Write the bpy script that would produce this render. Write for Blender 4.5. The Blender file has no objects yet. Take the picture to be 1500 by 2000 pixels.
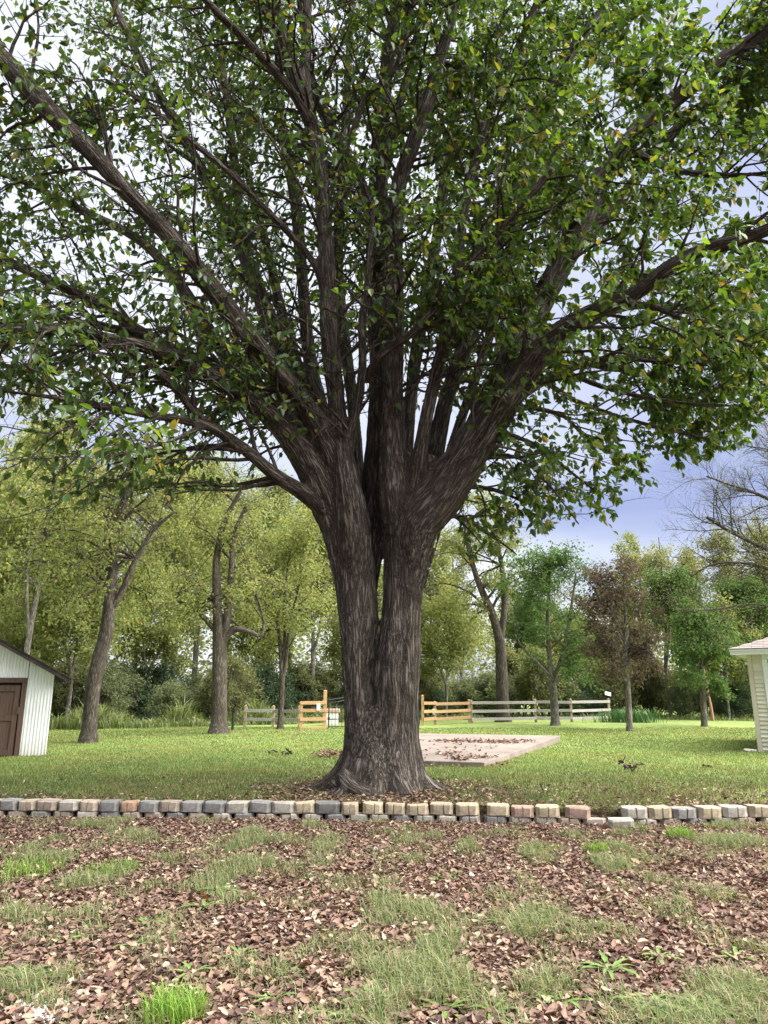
import bpy, bmesh, math, random
import numpy as np
from mathutils import Vector, Matrix, kdtree

# ------------------------------------------------------------------ camera, sky, sun, exposure
sc = bpy.context.scene
COL = sc.collection
EYE = 1.65
F = 1389.0
PITCH = math.atan(350.0 / F)
cam = bpy.data.cameras.new('camera')
cam.sensor_fit = 'VERTICAL'; cam.sensor_height = 36.0
cam.lens = 36.0 * F / 2000.0
cam.clip_start = 0.05; cam.clip_end = 2000
camo = bpy.data.objects.new('camera', cam); COL.objects.link(camo)
camo.location = (0, 0, EYE); camo.rotation_euler = (math.pi / 2 + PITCH, 0, 0)
sc.camera = camo

SUN_EL, SUN_AZ = math.radians(50), math.radians(98)      # azimuth clockwise from +Y: soft light from the right
CLOUD = (15.84, 5.75, 0.0)
w = bpy.data.worlds.new('World'); sc.world = w; w.use_nodes = True
nt = w.node_tree; N = nt.nodes; L = nt.links
for n in list(N): N.remove(n)
out = N.new('ShaderNodeOutputWorld'); bg = N.new('ShaderNodeBackground'); bg.inputs[1].default_value = 0.06
sky = N.new('ShaderNodeTexSky'); sky.sky_type = 'NISHITA'; sky.sun_disc = False
sky.sun_elevation = SUN_EL; sky.sun_rotation = SUN_AZ
tc = N.new('ShaderNodeTexCoord'); sep = N.new('ShaderNodeSeparateXYZ'); L.new(tc.outputs['Generated'], sep.inputs[0])
az = N.new('ShaderNodeMath'); az.operation = 'ABSOLUTE'; L.new(sep.outputs[2], az.inputs[0])
ad = N.new('ShaderNodeMath'); ad.operation = 'ADD'; L.new(az.outputs[0], ad.inputs[0]); ad.inputs[1].default_value = 0.22
dx = N.new('ShaderNodeMath'); dx.operation = 'DIVIDE'; L.new(sep.outputs[0], dx.inputs[0]); L.new(ad.outputs[0], dx.inputs[1])
dy = N.new('ShaderNodeMath'); dy.operation = 'DIVIDE'; L.new(sep.outputs[1], dy.inputs[0]); L.new(ad.outputs[0], dy.inputs[1])
cb = N.new('ShaderNodeCombineXYZ'); L.new(dx.outputs[0], cb.inputs[0]); L.new(dy.outputs[0], cb.inputs[1])
cn = N.new('ShaderNodeTexNoise'); cn.inputs['Scale'].default_value = .75; cn.inputs['Detail'].default_value = 4; cn.inputs['Roughness'].default_value = 0.5
cm = N.new('ShaderNodeMapping'); cm.inputs['Location'].default_value = CLOUD; L.new(cb.outputs[0], cm.inputs['Vector']); L.new(cm.outputs[0], cn.inputs['Vector'])
cr = N.new('ShaderNodeValToRGB'); e = cr.color_ramp.elements
e[0].position = 0.28; e[0].color = (0.32, 0.37, 0.62, 1); e[1].position = 0.54; e[1].color = (0.84, 0.87, 0.95, 1)
L.new(cn.outputs[0], cr.inputs[0])
cs = N.new('ShaderNodeMixRGB'); cs.blend_type = 'MULTIPLY'; cs.inputs[0].default_value = 1; L.new(cr.outputs[0], cs.inputs[1])
cs.inputs[2].default_value = (5.0, 5.0, 5.0, 1)
mx = N.new('ShaderNodeMixRGB'); mx.inputs[0].default_value = 0.9
L.new(sky.outputs[0], mx.inputs[1]); L.new(cs.outputs[0], mx.inputs[2])
L.new(mx.outputs[0], bg.inputs[0]); L.new(bg.outputs[0], out.inputs[0])

sun = bpy.data.lights.new('sun', 'SUN'); sun.energy = 4.0; sun.angle = math.radians(75); sun.color = (1.0, 0.965, 0.9)
suno = bpy.data.objects.new('sun', sun); COL.objects.link(suno)
sd = Vector((math.sin(SUN_AZ) * math.cos(SUN_EL), math.cos(SUN_AZ) * math.cos(SUN_EL), math.sin(SUN_EL)))
suno.rotation_euler = sd.to_track_quat('Z', 'Y').to_euler(); suno.location = (0, -5, 20)
vs = sc.view_settings; vs.view_transform = 'Standard'; vs.look = 'None'; vs.gamma = 1; vs.use_curve_mapping = False
vs.exposure = 2.1
sc.render.engine = 'CYCLES'
sc.cycles.max_bounces = 5; sc.cycles.diffuse_bounces = 3; sc.cycles.glossy_bounces = 2; sc.cycles.transmission_bounces = 4
sc.cycles.use_denoising = True
sc.cycles.caustics_reflective = False; sc.cycles.caustics_refractive = False

# ------------------------------------------------------------------ helpers: placing
def ray(px, py):
    c, s = math.cos(PITCH), math.sin(PITCH)
    u = (px - 750) / F; v = -(py - 1000) / F
    return np.array([u, c - v * s, s + v * c])
def at(px, py, Y):
    d = ray(px, py); return np.array([0, 0, EYE]) + d * (Y / d[1])
def at_z(px, py, z):
    d = ray(px, py); return np.array([0, 0, EYE]) + d * ((z - EYE) / d[2])
def m_per_px(p):
    return (p[1] * math.cos(PITCH) + (p[2] - EYE) * math.sin(PITCH)) / F
def project(P):
    c, s = math.cos(PITCH), math.sin(PITCH)
    zf = P[..., 1] * c + (P[..., 2] - EYE) * s
    up = -P[..., 1] * s + (P[..., 2] - EYE) * c
    zf = np.maximum(zf, 1e-3)
    return 750 + F * P[..., 0] / zf, 1000 - F * up / zf, zf

# edging line of the raised lawn, measured along x
WX = np.array([-60, -9, -5.7, -4, -2, 0, 1.5, 2.6, 3.3, 4.2, 5.5, 9, 60.])
WY = np.array([11.6, 10.9, 10.55, 10.45, 10.33, 10.22, 10.07, 9.92, 9.86, 9.95, 10.02, 10.1, 10.5])
def wall_y(x): return np.interp(x, WX, WY)
TX, TY = -0.06, 11.62                                      # centre of the big trunk
def hash2(ix, iy, seed):
    v = np.sin(ix * 127.1 + iy * 311.7 + seed * 74.7) * 43758.5453
    return v - np.floor(v)
def noise2(x, y, seed=0):
    ix, iy = np.floor(x), np.floor(y); fx, fy = x - ix, y - iy
    fx = fx * fx * (3 - 2 * fx); fy = fy * fy * (3 - 2 * fy)
    a, b = hash2(ix, iy, seed), hash2(ix + 1, iy, seed); c, d = hash2(ix, iy + 1, seed), hash2(ix + 1, iy + 1, seed)
    return (a + (b - a) * fx) + ((c + (d - c) * fx) - (a + (b - a) * fx)) * fy
def fbm(x, y, seed=0, oct=3):
    v = 0; a = 0.5; t = 0
    for i in range(oct):
        v = v + a * noise2(x * 2 ** i, y * 2 ** i, seed + i * 7); t += a; a *= 0.5
    return v / t
def bed_z(x, y):
    x = np.asarray(x, float); y = np.asarray(y, float)
    d = wall_y(x) - y
    return (fbm(x * 0.9, y * 0.9, 3) - 0.5) * 0.07 * np.clip(d + .3, .15, 1) - .03 * np.exp(-np.maximum(d, 0) / .6) + np.clip(-d / .2, 0, 1) * .135
def lawn_z(x, y):
    x = np.asarray(x, float); y = np.asarray(y, float)
    d = np.maximum(y - wall_y(x), 0)
    base = 0.125 + 0.03 * np.clip(d / 1.5, 0, 1) - 0.155 * np.clip((d - 2.5) / 9, 0, 1)
    r = np.hypot(x - TX, y - TY)
    base = base + 0.07 * np.exp(-(r / 1.3) ** 2)
    return base + (fbm(x * 0.5, y * 0.5, 5) - 0.5) * 0.06 * np.clip(d, 0, 1)
def ground_at(px, py, z=0.0):
    for _ in range(6):
        p = at_z(px, py, z)
        z = float(lawn_z(p[0], p[1])) if p[1] > wall_y(p[0]) else float(bed_z(p[0], p[1]))
    return at_z(px, py, z)

# ------------------------------------------------------------------ helpers: objects
def tag(o, label=None, cat=None, group=None, kind=None):
    if label: o['label'] = label
    if cat: o['category'] = cat
    if group: o['group'] = group
    if kind: o['kind'] = kind
    return o
def empty(name, loc, rz=0.0):
    o = bpy.data.objects.new(name, None); COL.objects.link(o); o.location = tuple(float(v) for v in loc); o.rotation_euler = (0, 0, rz)
    o.empty_display_size = 0.2
    return o
def link(name, me, mat=None, parent=None, loc=None):
    o = bpy.data.objects.new(name, me); COL.objects.link(o)
    if mat is not None and len(me.materials) == 0: me.materials.append(mat)
    if loc is not None: o.location = tuple(float(v) for v in loc)
    if parent is not None: o.parent = parent
    return o
def mesh_np(name, V, faces, smooth=False, attrs=None):
    """faces: list of (M,k) int arrays"""
    me = bpy.data.meshes.new(name)
    V = np.asarray(V, np.float32).reshape(-1, 3)
    faces = [np.asarray(f, np.int32) for f in faces if len(f)]
    nl = sum(f.size for f in faces); nf = sum(len(f) for f in faces)
    me.vertices.add(len(V)); me.vertices.foreach_set('co', V.ravel())
    me.loops.add(nl); me.polygons.add(nf)
    me.loops.foreach_set('vertex_index', np.concatenate([f.ravel() for f in faces]))
    tot = np.concatenate([np.full(len(f), f.shape[1], np.int32) for f in faces])
    st = np.concatenate([[0], np.cumsum(tot)[:-1]]).astype(np.int32)
    me.polygons.foreach_set('loop_start', st)
    me.polygons.foreach_set('use_smooth', np.full(nf, smooth))
    if attrs:
        for k, (ty, arr) in attrs.items():
            a = me.attributes.new(k, ty, 'POINT')
            a.data.foreach_set('color' if ty == 'FLOAT_COLOR' else 'vector', np.asarray(arr, np.float32).ravel())
    me.update(calc_edges=True); me.validate()
    return me
class MB:
    """collects boxes, prisms and tubes into one mesh"""
    def __init__(s): s.v = []; s.f = {}; s.n = 0
    def add(s, V, Fs):
        V = np.asarray(V, float).reshape(-1, 3)
        for f in Fs:
            f = [i + s.n for i in f]; s.f.setdefault(len(f), []).append(f)
        s.v.append(V); s.n += len(V); return s
    def box(s, x0, x1, y0, y1, z0, z1, jit=0, rng=None):
        V = np.array([[x, y, z] for z in (z0, z1) for y in (y0, y1) for x in (x0, x1)], float)
        if jit: V += (rng.random(V.shape) - .5) * jit
        return s.add(V, [(0, 2, 3, 1), (4, 5, 7, 6), (0, 1, 5, 4), (2, 6, 7, 3), (0, 4, 6, 2), (1, 3, 7, 5)])
    def beam(s, a, b, wd, ht, up=(0, 0, 1)):
        a = np.array(a, float); b = np.array(b, float); t = (b - a) / np.linalg.norm(b - a)
        sd_ = np.cross(t, up); sd_ /= np.linalg.norm(sd_); u = np.cross(sd_, t)
        V = [p + sd_ * i * wd / 2 + u * j * ht / 2 for p in (a, b) for j in (-1, 1) for i in (-1, 1)]
        return s.add(V, [(0, 1, 3, 2), (4, 6, 7, 5), (0, 4, 5, 1), (2, 3, 7, 6), (0, 2, 6, 4), (1, 5, 7, 3)])
    def tube(s, P, R, n=8):
        V, Q, C = tube_batch(np.asarray(P, float)[None], np.broadcast_to(np.asarray(R, float), (1, len(P))), n)
        s.add(V, [tuple(q) for q in Q]); 
        return s
    def prism(s, poly, z0, z1):
        n = len(poly)
        V = [(p[0], p[1], z0) for p in poly] + [(p[0], p[1], z1) for p in poly]
        return s.add(V, [tuple(range(n))[::-1], tuple(range(n, 2 * n))] + [(i, (i + 1) % n, n + (i + 1) % n, n + i) for i in range(n)])
    def mesh(s, name, smooth=False, bevel=0):
        me = mesh_np(name, np.concatenate(s.v), [np.array(f) for f in s.f.values()], smooth)
        if bevel:
            bm = bmesh.new(); bm.from_mesh(me)
            bmesh.ops.bevel(bm, geom=bm.edges[:], offset=bevel, segments=1, affect='EDGES')
            bm.to_mesh(me); bm.free()
        return me
    def build(s, name, mat, parent=None, loc=None, smooth=False, bevel=0):
        return link(name, s.mesh(name, smooth, bevel), mat, parent, loc)

def norm(v): return v / np.maximum(np.linalg.norm(v, axis=-1, keepdims=True), 1e-9)
def frames(P):
    T = np.empty_like(P); T[:, 1:-1] = P[:, 2:] - P[:, :-2]; T[:, 0] = P[:, 1] - P[:, 0]; T[:, -1] = P[:, -1] - P[:, -2]
    T = norm(T)
    ref = np.tile(np.array([0.31, 0.95, 0.05]), (len(P), 1))
    mt = norm(T.mean(1)); bad = np.abs((ref * mt).sum(1)) > .85
    ref[bad] = (0.95, -0.1, 0.3)
    A = norm(np.cross(T, ref[:, None, :])); B = np.cross(T, A)
    return T, A, B
def tube_batch(P, R, n):
    """P (N,K,3), R (N,K) -> verts, quads, bark coords"""
    Nn, K, _ = P.shape; T, A, B = frames(P)
    th = np.arange(n) / n * 2 * np.pi
    cs_, sn = np.cos(th), np.sin(th)
    V = P[:, :, None, :] + R[:, :, None, None] * (A[:, :, None, :] * cs_[None, None, :, None] + B[:, :, None, :] * sn[None, None, :, None])
    seg = np.linalg.norm(np.diff(P, axis=1), axis=2); S = np.concatenate([np.zeros((Nn, 1)), np.cumsum(seg, 1)], 1)
    bc = np.empty((Nn, K, n, 3)); bc[..., 0] = R[:, :, None] * cs_; bc[..., 1] = R[:, :, None] * sn; bc[..., 2] = S[:, :, None]
    bc += (np.arange(Nn) * 1.7)[:, None, None, None]
    base = (np.arange(Nn) * K * n)[:, None, None] + (np.arange(K - 1) * n)[None, :, None]
    i = np.arange(n)[None, None, :]; j = (np.arange(n) + 1)[None, None, :] % n
    Q = np.stack([base + i, base + j, base + n + j, base + n + i], -1).reshape(-1, 4)
    return V.reshape(-1, 3), Q, bc.reshape(-1, 3)
class Wood:
    """tubes of many branches in one mesh"""
    def __init__(s): s.V = []; s.Q = []; s.C = []; s.n = 0
    def add(s, P, R, n):
        V, Q, C = tube_batch(P, R, n); s.V.append(V); s.Q.append(Q + s.n); s.C.append(C); s.n += len(V)
    def mesh(s, name):
        return mesh_np(name, np.concatenate(s.V), [np.concatenate(s.Q)], True, {'bark_co': ('FLOAT_VECTOR', np.concatenate(s.C))})
def resample(pts, K):
    """Catmull-Rom through rows of any width, K even samples by length of the first three columns"""
    p = np.asarray(pts, float); n = len(p)
    q = np.vstack([2 * p[0] - p[1], p, 2 * p[-1] - p[-2]]); o = []
    for i in range(n - 1):
        a, b, c, d = q[i:i + 4]
        for t in np.linspace(0, 1, 12, endpoint=False):
            o.append(.5 * (2 * b + (c - a) * t + (2 * a - 5 * b + 4 * c - d) * t * t + (3 * b - a - 3 * c + d) * t ** 3))
    o.append(p[-1]); o = np.array(o)
    s = np.concatenate([[0], np.cumsum(np.linalg.norm(np.diff(o[:, :3], axis=0), axis=1))])
    u = np.linspace(0, s[-1], K)
    return np.stack([np.interp(u, s, o[:, k]) for k in range(o.shape[1])], 1)
def spawn(rng, P, R, cnt, t0, t1, spread, along, up=0.0):
    """children of branches: base points, directions, radii at base"""
    Nn, K, _ = P.shape
    idx = np.repeat(np.arange(Nn), cnt)
    t = (t0 + (t1 - t0) * rng.random(len(idx))) * (K - 1)
    i = np.clip(t.astype(int), 0, K - 2); f = (t - i)[:, None]
    b = P[idx, i] * (1 - f) + P[idx, i + 1] * f
    T = norm(P[idx, i + 1] - P[idx, i])
    r = R[idx, i] * (1 - f[:, 0]) + R[idx, i + 1] * f[:, 0]
    rd = rng.normal(size=b.shape); rd -= (rd * T).sum(1, keepdims=True) * T
    D = norm(T * along + norm(rd) * spread + np.array([0, 0, up]))
    return b, D, r, t / (K - 1), idx
def grow(rng, b, D, Ln, K, wig, bend):
    """paths from base points; bend (0,0,z) added each step"""
    P = np.empty((len(b), K, 3)); P[:, 0] = b; d = D.copy(); st = (Ln / (K - 1))[:, None]
    for k in range(1, K):
        P[:, k] = P[:, k - 1] + d * st
        d = norm(d + rng.normal(size=d.shape) * wig + np.asarray(bend))
    return P
def leaf_batch(rng, pos, axis, size, width=0.5, fold=0.25, curl=0.15, quad=False, flat=0.5):
    """ovate leaves: 6 corners in two halves folded at the midrib, or one 4-cornered blade far away"""
    n = len(pos); axis = norm(axis)
    up = rng.normal(size=(n, 3)) * (1 - flat) + np.array([0, 0, 1.0]) * flat
    sd_ = norm(np.cross(axis, up)); nr = np.cross(sd_, axis)
    s = np.asarray(size)[:, None]
    def pt(x, y, z): return pos + s * (sd_ * x * width * 2 + axis * y + nr * z)
    if quad:
        V = np.stack([pos, pt(.26, .42, fold * .3), pos + axis * s - nr * s * curl, pt(-.26, .42, fold * .3)], 1)
        Fq = (np.arange(n) * 4)[:, None] + np.arange(4)[None]
        return V.reshape(-1, 3), Fq, 4
    V = np.stack([pos, pt(.27, .26, fold * .25), pt(.22, .62, fold * .2 - curl * .4), pos + axis * s - nr * s * curl,
                  pt(-.22, .62, fold * .2 - curl * .4), pt(-.27, .26, fold * .25)], 1)
    b = (np.arange(n) * 6)[:, None]
    Fq = np.concatenate([b + np.array([[0, 1, 2, 3]]), b + np.array([[0, 3, 4, 5]])])
    return V.reshape(-1, 3), Fq, 6
def tints(rng, n, palette, wts, var=0.22):
    pal = np.array(palette); k = rng.choice(len(pal), n, p=np.array(wts) / sum(wts))
    c = pal[k] * (1 + (rng.random((n, 1)) - .5) * 2 * var) * (1 + (rng.random((n, 3)) - .5) * .12)
    return np.concatenate([np.clip(c, 0, 1), np.ones((n, 1))], 1)

# ------------------------------------------------------------------ helpers: materials
class NB:
    def __init__(s, name):
        s.m = bpy.data.materials.new(name); s.m.use_nodes = True; s.t = s.m.node_tree
        s.p = s.t.nodes['Principled BSDF']; s.o = s.t.nodes['Material Output']
    def n(s, typ, **kw):
        x = s.t.nodes.new(typ)
        for k, v in kw.items(): setattr(x, k, v)
        return x
    def l(s, a, b): s.t.links.new(a, b)
    def attr(s, nm): a = s.n('ShaderNodeAttribute'); a.attribute_name = nm; return a
    def noise(s, vec, scale, detail=4, rough=.55, dist=0):
        x = s.n('ShaderNodeTexNoise'); x.inputs['Scale'].default_value = scale; x.inputs['Detail'].default_value = detail
        x.inputs['Roughness'].default_value = rough; x.inputs['Distortion'].default_value = dist
        if vec is not None: s.l(vec, x.inputs['Vector'])
        return x
    def ramp(s, fac, stops):
        r = s.n('ShaderNodeValToRGB'); s.l(fac, r.inputs[0]); el = r.color_ramp.elements
        while len(el) < len(stops): el.new(.5)
        for q, (p, c) in zip(el, stops): q.position = p; q.color = (*c, 1) if len(c) == 3 else c
        return r
    def mix(s, fac, a, b, mode='MIX'):
        m = s.n('ShaderNodeMixRGB', blend_type=mode)
        for i, v in ((0, fac), (1, a), (2, b)):
            if hasattr(v, 'links') or isinstance(v, bpy.types.NodeSocket): s.l(v, m.inputs[i])
            else: m.inputs[i].default_value = v if i == 0 else (*v, 1)
        return m.outputs[0]
    def scale(s, vec, sc_):
        m = s.n('ShaderNodeMapping'); m.inputs['Scale'].default_value = sc_; s.l(vec, m.inputs['Vector']); return m.outputs[0]
    def bump(s, h, strength, dist):
        b = s.n('ShaderNodeBump'); b.inputs['Strength'].default_value = strength; b.inputs['Distance'].default_value = dist
        s.l(h, b.inputs['Height']); s.l(b.outputs[0], s.p.inputs['Normal']); return b
    def objco(s): return s.n('ShaderNodeTexCoord').outputs['Object']
    def pos(s): return s.n('ShaderNodeNewGeometry').outputs['Position']
def simple(name, col, rough=.7, var=.25, scale=8, bump=.0, stretch=None, spec=.3, metal=0):
    b = NB(name); c = b.objco()
    if stretch: c = b.scale(c, stretch)
    nz = b.noise(c, scale, 6, .65)
    oi = b.n('ShaderNodeObjectInfo')
    lo = tuple(v * (1 - var) for v in col); hi = tuple(min(1, v * (1 + var)) for v in col)
    r = b.ramp(nz.outputs[0], [(.3, lo), (.7, hi)])
    k = b.ramp(oi.outputs['Random'], [(0, (.86, .86, .86)), (1, (1.1, 1.1, 1.1))])
    b.l(b.mix(1.0, r.outputs[0], k.outputs[0], 'MULTIPLY'), b.p.inputs['Base Color'])
    b.p.inputs['Roughness'].default_value = rough; b.p.inputs['Specular IOR Level'].default_value = spec; b.p.inputs['Metallic'].default_value = metal
    if bump: b.bump(nz.outputs[0], bump, .01)
    return b.m
def leaf_mat(name, trans=.42, rough=.5, spec=.35, tcol=(1.25, 1.15, .45), by_object=None):
    b = NB(name)
    if by_object:
        oi = b.n('ShaderNodeObjectInfo'); r = b.ramp(oi.outputs['Random'], by_object); r.color_ramp.interpolation = 'LINEAR'; col = r.outputs[0]
    else: col = b.attr('tint').outputs['Color']
    b.l(col, b.p.inputs['Base Color']); b.p.inputs['Roughness'].default_value = rough; b.p.inputs['Specular IOR Level'].default_value = spec
    if trans:
        t = b.n('ShaderNodeBsdfTranslucent'); b.l(b.mix(1.0, col, tcol, 'MULTIPLY'), t.inputs[0])
        m = b.n('ShaderNodeMixShader'); m.inputs[0].default_value = trans
        b.l(b.p.outputs[0], m.inputs[1]); b.l(t.outputs[0], m.inputs[2]); b.l(m.outputs[0], b.o.inputs['Surface'])
    return b.m
def bark_mat(name, lo, hi, cells=34, stretch=.11, bump=1.0, lichen=.25, dist=.03):
    """braided furrows running along the stem"""
    b = NB(name); co = b.attr('bark_co').outputs['Vector']
    n1 = b.noise(b.scale(co, (1, 1, stretch)), cells, 3, .5, .45)
    n2 = b.noise(b.scale(co, (1, 1, stretch * 3.6)), cells * 1.7, 4, .65, .3)
    def ridge(n, gain):
        s1 = b.n('ShaderNodeMath', operation='SUBTRACT'); b.l(n.outputs[0], s1.inputs[0]); s1.inputs[1].default_value = .5
        s2 = b.n('ShaderNodeMath', operation='ABSOLUTE'); b.l(s1.outputs[0], s2.inputs[0])
        s3 = b.n('ShaderNodeMath', operation='MULTIPLY'); b.l(s2.outputs[0], s3.inputs[0]); s3.inputs[1].default_value = gain; s3.use_clamp = True
        return s3.outputs[0]
    hh = b.n('ShaderNodeMath', operation='MULTIPLY_ADD'); b.l(ridge(n2, 5), hh.inputs[0]); hh.inputs[1].default_value = .55; b.l(ridge(n1, 5), hh.inputs[2])
    big = b.noise(b.scale(co, (1, 1, .45)), 2.6, 5, .65)
    r = b.ramp(hh.outputs[0], [(.06, tuple(c * .4 for c in lo)), (.5, lo), (1.25, hi)])
    c1 = b.mix(1.0, r.outputs[0], b.ramp(big.outputs[0], [(.3, (.60, .56, .54)), (.7, (1.25, 1.25, 1.25))]).outputs[0], 'MULTIPLY')
    ln = b.noise(co, 23, 6, .8); lm = b.ramp(ln.outputs[0], [(.60, (0, 0, 0)), (.68, (lichen,) * 3)])
    b.l(b.mix(lm.outputs[0], c1, (.42, .44, .38)), b.p.inputs['Base Color'])
    b.p.inputs['Roughness'].default_value = .92; b.p.inputs['Specular IOR Level'].default_value = .15
    b.bump(hh.outputs[0], bump, dist)
    return b.m

M = {}
M['bark'] = bark_mat('furrowed bark', (.092, .077, .065), (.27, .237, .205), 27, .085, 1.0, .5, .05)
M['bark_mid'] = bark_mat('grey bark', (.10, .085, .07), (.21, .185, .155), 26, .13, .9, .2, .03)
M['bark_pale'] = bark_mat('pale smooth bark', (.15, .14, .12), (.28, .26, .235), 20, .2, .5, .3, .02)
M['leaf_hero'] = leaf_mat('tree leaf', .5, .40, .5, (1.7, 1.6, .55))
M['leaf_hero_near'] = leaf_mat('near tree leaf', .5, .40, .5, (1.7, 1.6, .55), by_object=[(0, (.045, .095, .022)), (.55, (.08, .15, .03)), (.85, (.12, .19, .035)), (1, (.26, .23, .05))])
M['leaf_far'] = leaf_mat('small foliage', .55, .6, .2, (1.15, 1.1, .7))
M['grass'] = leaf_mat('grass blade', .35, .6, .25, (1.15, 1.1, .5))
M['weed'] = leaf_mat('weed leaf', .3, .5, .35, (1.1, 1.1, .6))
M['dead'] = leaf_mat('dead leaf', .12, .75, .2, (1.2, .9, .6))
M['dead_obj'] = leaf_mat('dry fallen leaf', .12, .7, .2, (1.2, .9, .6), by_object=[(0, (.10, .055, .045)), (.35, (.19, .105, .085)), (.7, (.28, .165, .125)), (1, (.40, .28, .19))])

# ------------------------------------------------------------------ ground
def grid_sheet(name, xs, ys_fn, zfn, mat):
    X = np.repeat(xs[None], ys_fn.shape[0], 0) if ys_fn.ndim == 1 else np.broadcast_to(xs[None], ys_fn.shape)
    Yy = np.repeat(ys_fn[:, None], len(xs), 1) if ys_fn.ndim == 1 else ys_fn
    V = np.stack([X, Yy, zfn(X, Yy)], -1); a, b_ = X.shape
    i = (np.arange(a - 1)[:, None] * b_ + np.arange(b_ - 1)[None]).ravel()
    me = mesh_np(name, V.reshape(-1, 3), [np.stack([i, i + 1, i + b_ + 1, i + b_], 1)], True)
    return tag(link(name, me, mat), kind='structure')
b = NB('lawn turf'); p = b.pos()
n1 = b.noise(p, .22, 4, .6); n2 = b.noise(p, 2.2, 5, .7); n3 = b.noise(b.scale(p, (1, .5, 1)), 26, 5, .8)
c1 = b.ramp(n1.outputs[0], [(.35, (.18, .25, .08)), (.65, (.26, .325, .115))])
c2 = b.mix(1.0, c1.outputs[0], b.ramp(n2.outputs[0], [(.3, (.72, .75, .7)), (.7, (1.2, 1.15, 1.1))]).outputs[0], 'MULTIPLY')
c3 = b.mix(1.0, c2, b.ramp(n3.outputs[0], [(.3, (.6, .65, .6)), (.65, (1.25, 1.2, 1.2))]).outputs[0], 'MULTIPLY')
sy_ = b.n('ShaderNodeSeparateXYZ'); b.l(p, sy_.inputs[0]); mr = b.n('ShaderNodeMapRange'); mr.inputs['From Min'].default_value = 16.5; mr.inputs['From Max'].default_value = 10.5; b.l(sy_.outputs[1], mr.inputs[0])
wn = b.noise(p, 1.3, 5, .7); wm_ = b.ramp(wn.outputs[0], [(.42, (0, 0, 0)), (.6, (1, 1, 1))]); wf = b.n('ShaderNodeMath', operation='MULTIPLY'); b.l(mr.outputs[0], wf.inputs[0]); b.l(wm_.outputs[0], wf.inputs[1])
c3 = b.mix(wf.outputs[0], c3, (.13, .095, .06))
b.l(c3, b.p.inputs['Base Color']); b.p.inputs['Roughness'].default_value = .9; b.p.inputs['Specular IOR Level'].default_value = .1
b.bump(n3.outputs[0], .9, .05); M['lawn'] = b.m
b = NB('bed soil'); p = b.pos()
n1 = b.noise(p, 1.4, 5, .65); n2 = b.noise(p, 30, 6, .75)
c1 = b.ramp(n1.outputs[0], [(.35, (.085, .052, .042)), (.55, (.12, .08, .062)), (.72, (.10, .10, .045))])
b.l(b.mix(1.0, c1.outputs[0], b.ramp(n2.outputs[0], [(.3, (.4, .4, .4)), (.7, (1.5, 1.45, 1.4))]).outputs[0], 'MULTIPLY'), b.p.inputs['Base Color'])
b.p.inputs['Roughness'].default_value = .95; b.p.inputs['Specular IOR Level'].default_value = .1; b.bump(n2.outputs[0], 1, .03); M['soil'] = b.m
xs = np.concatenate([[-400, -150, -60, -35], np.linspace(-22, 22, 90), [35, 60, 150, 400]])
offs = np.concatenate([[.17], np.linspace(.25, 8, 34), np.linspace(8.6, 40, 50), [55, 80, 130, 250, 600]])
offs = np.concatenate([[.16], offs])
grid_sheet('lawn', xs, wall_y(xs)[None] + offs[:, None], lambda x, y: np.where(y < wall_y(x) + .165, -.06, lawn_z(x, y)), M['lawn'])
offb = np.concatenate([[-400, -120, -40, -20], np.linspace(-10.5, .02, 60), [.06, .12, .2]])
grid_sheet('planting_bed_ground', xs, wall_y(xs)[None] + offb[:, None], bed_z, M['soil'])

# concrete pad
b = NB('weathered concrete'); p = b.pos(); n1 = b.noise(p, .7, 7, .75); n2 = b.noise(p, 14, 6, .7)
c = b.mix(1.0, b.ramp(n1.outputs[0], [(.32, (.15, .125, .105)), (.62, (.27, .22, .19))]).outputs[0], b.ramp(n2.outputs[0], [(.3, (.78, .76, .75)), (.7, (1.08, 1.08, 1.08))]).outputs[0], 'MULTIPLY')
b.l(c, b.p.inputs['Base Color']); b.p.inputs['Roughness'].default_value = .9; b.bump(n2.outputs[0], .3, .01); M['concrete'] = b.m
SLZ = .2
slab = [at_z(946, 1491, SLZ - .02), at_z(1094, 1438, SLZ - .02), at_z(800, 1432, SLZ), at_z(672, 1481, SLZ)]
me = MB().prism([(q[0], q[1]) for q in slab], -.12, SLZ).mesh('concrete_pad', bevel=.012)
tag(link('concrete_pad', me, M['concrete']), 'pale concrete slab lying in the lawn behind the big tree', 'slab')

# ------------------------------------------------------------------ the big shade tree
rng = np.random.default_rng(11)
def chain(rows, d0=0.0):
    """rows (px, py, width in px, depth offset) -> x y z r"""
    o = []
    for (x, y, wd, dd) in rows:
        q = at(x, y, TY + dd + d0); o.append([*q, wd / 2 * m_per_px(q)])
    return np.array(o)
stems = [
 [(716,1580,150,.05),(718,1520,118,0),(714,1450,86,0),(701,1380,57,0),(697,1300,59,0),(698,1200,76,0),(690,1110,84,0),(675,1020,96,0),(655,950,98,0),(640,900,80,0)],
 [(772,1580,160,.05),(770,1520,128,0),(768,1450,106,0),(772,1380,92,0),(775,1300,91,0),(784,1200,77,0),(791,1110,86,0),(802,1020,106,0),(815,950,120,0),(830,900,100,0)],
 [(722,1470,60,.3),(722,1380,46,.38),(722,1300,40,.4),(718,1200,40,.4),(719,1110,40,.4),(732,1010,50,.4),(742,920,66,.4),(748,850,62,.4)],
]
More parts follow.
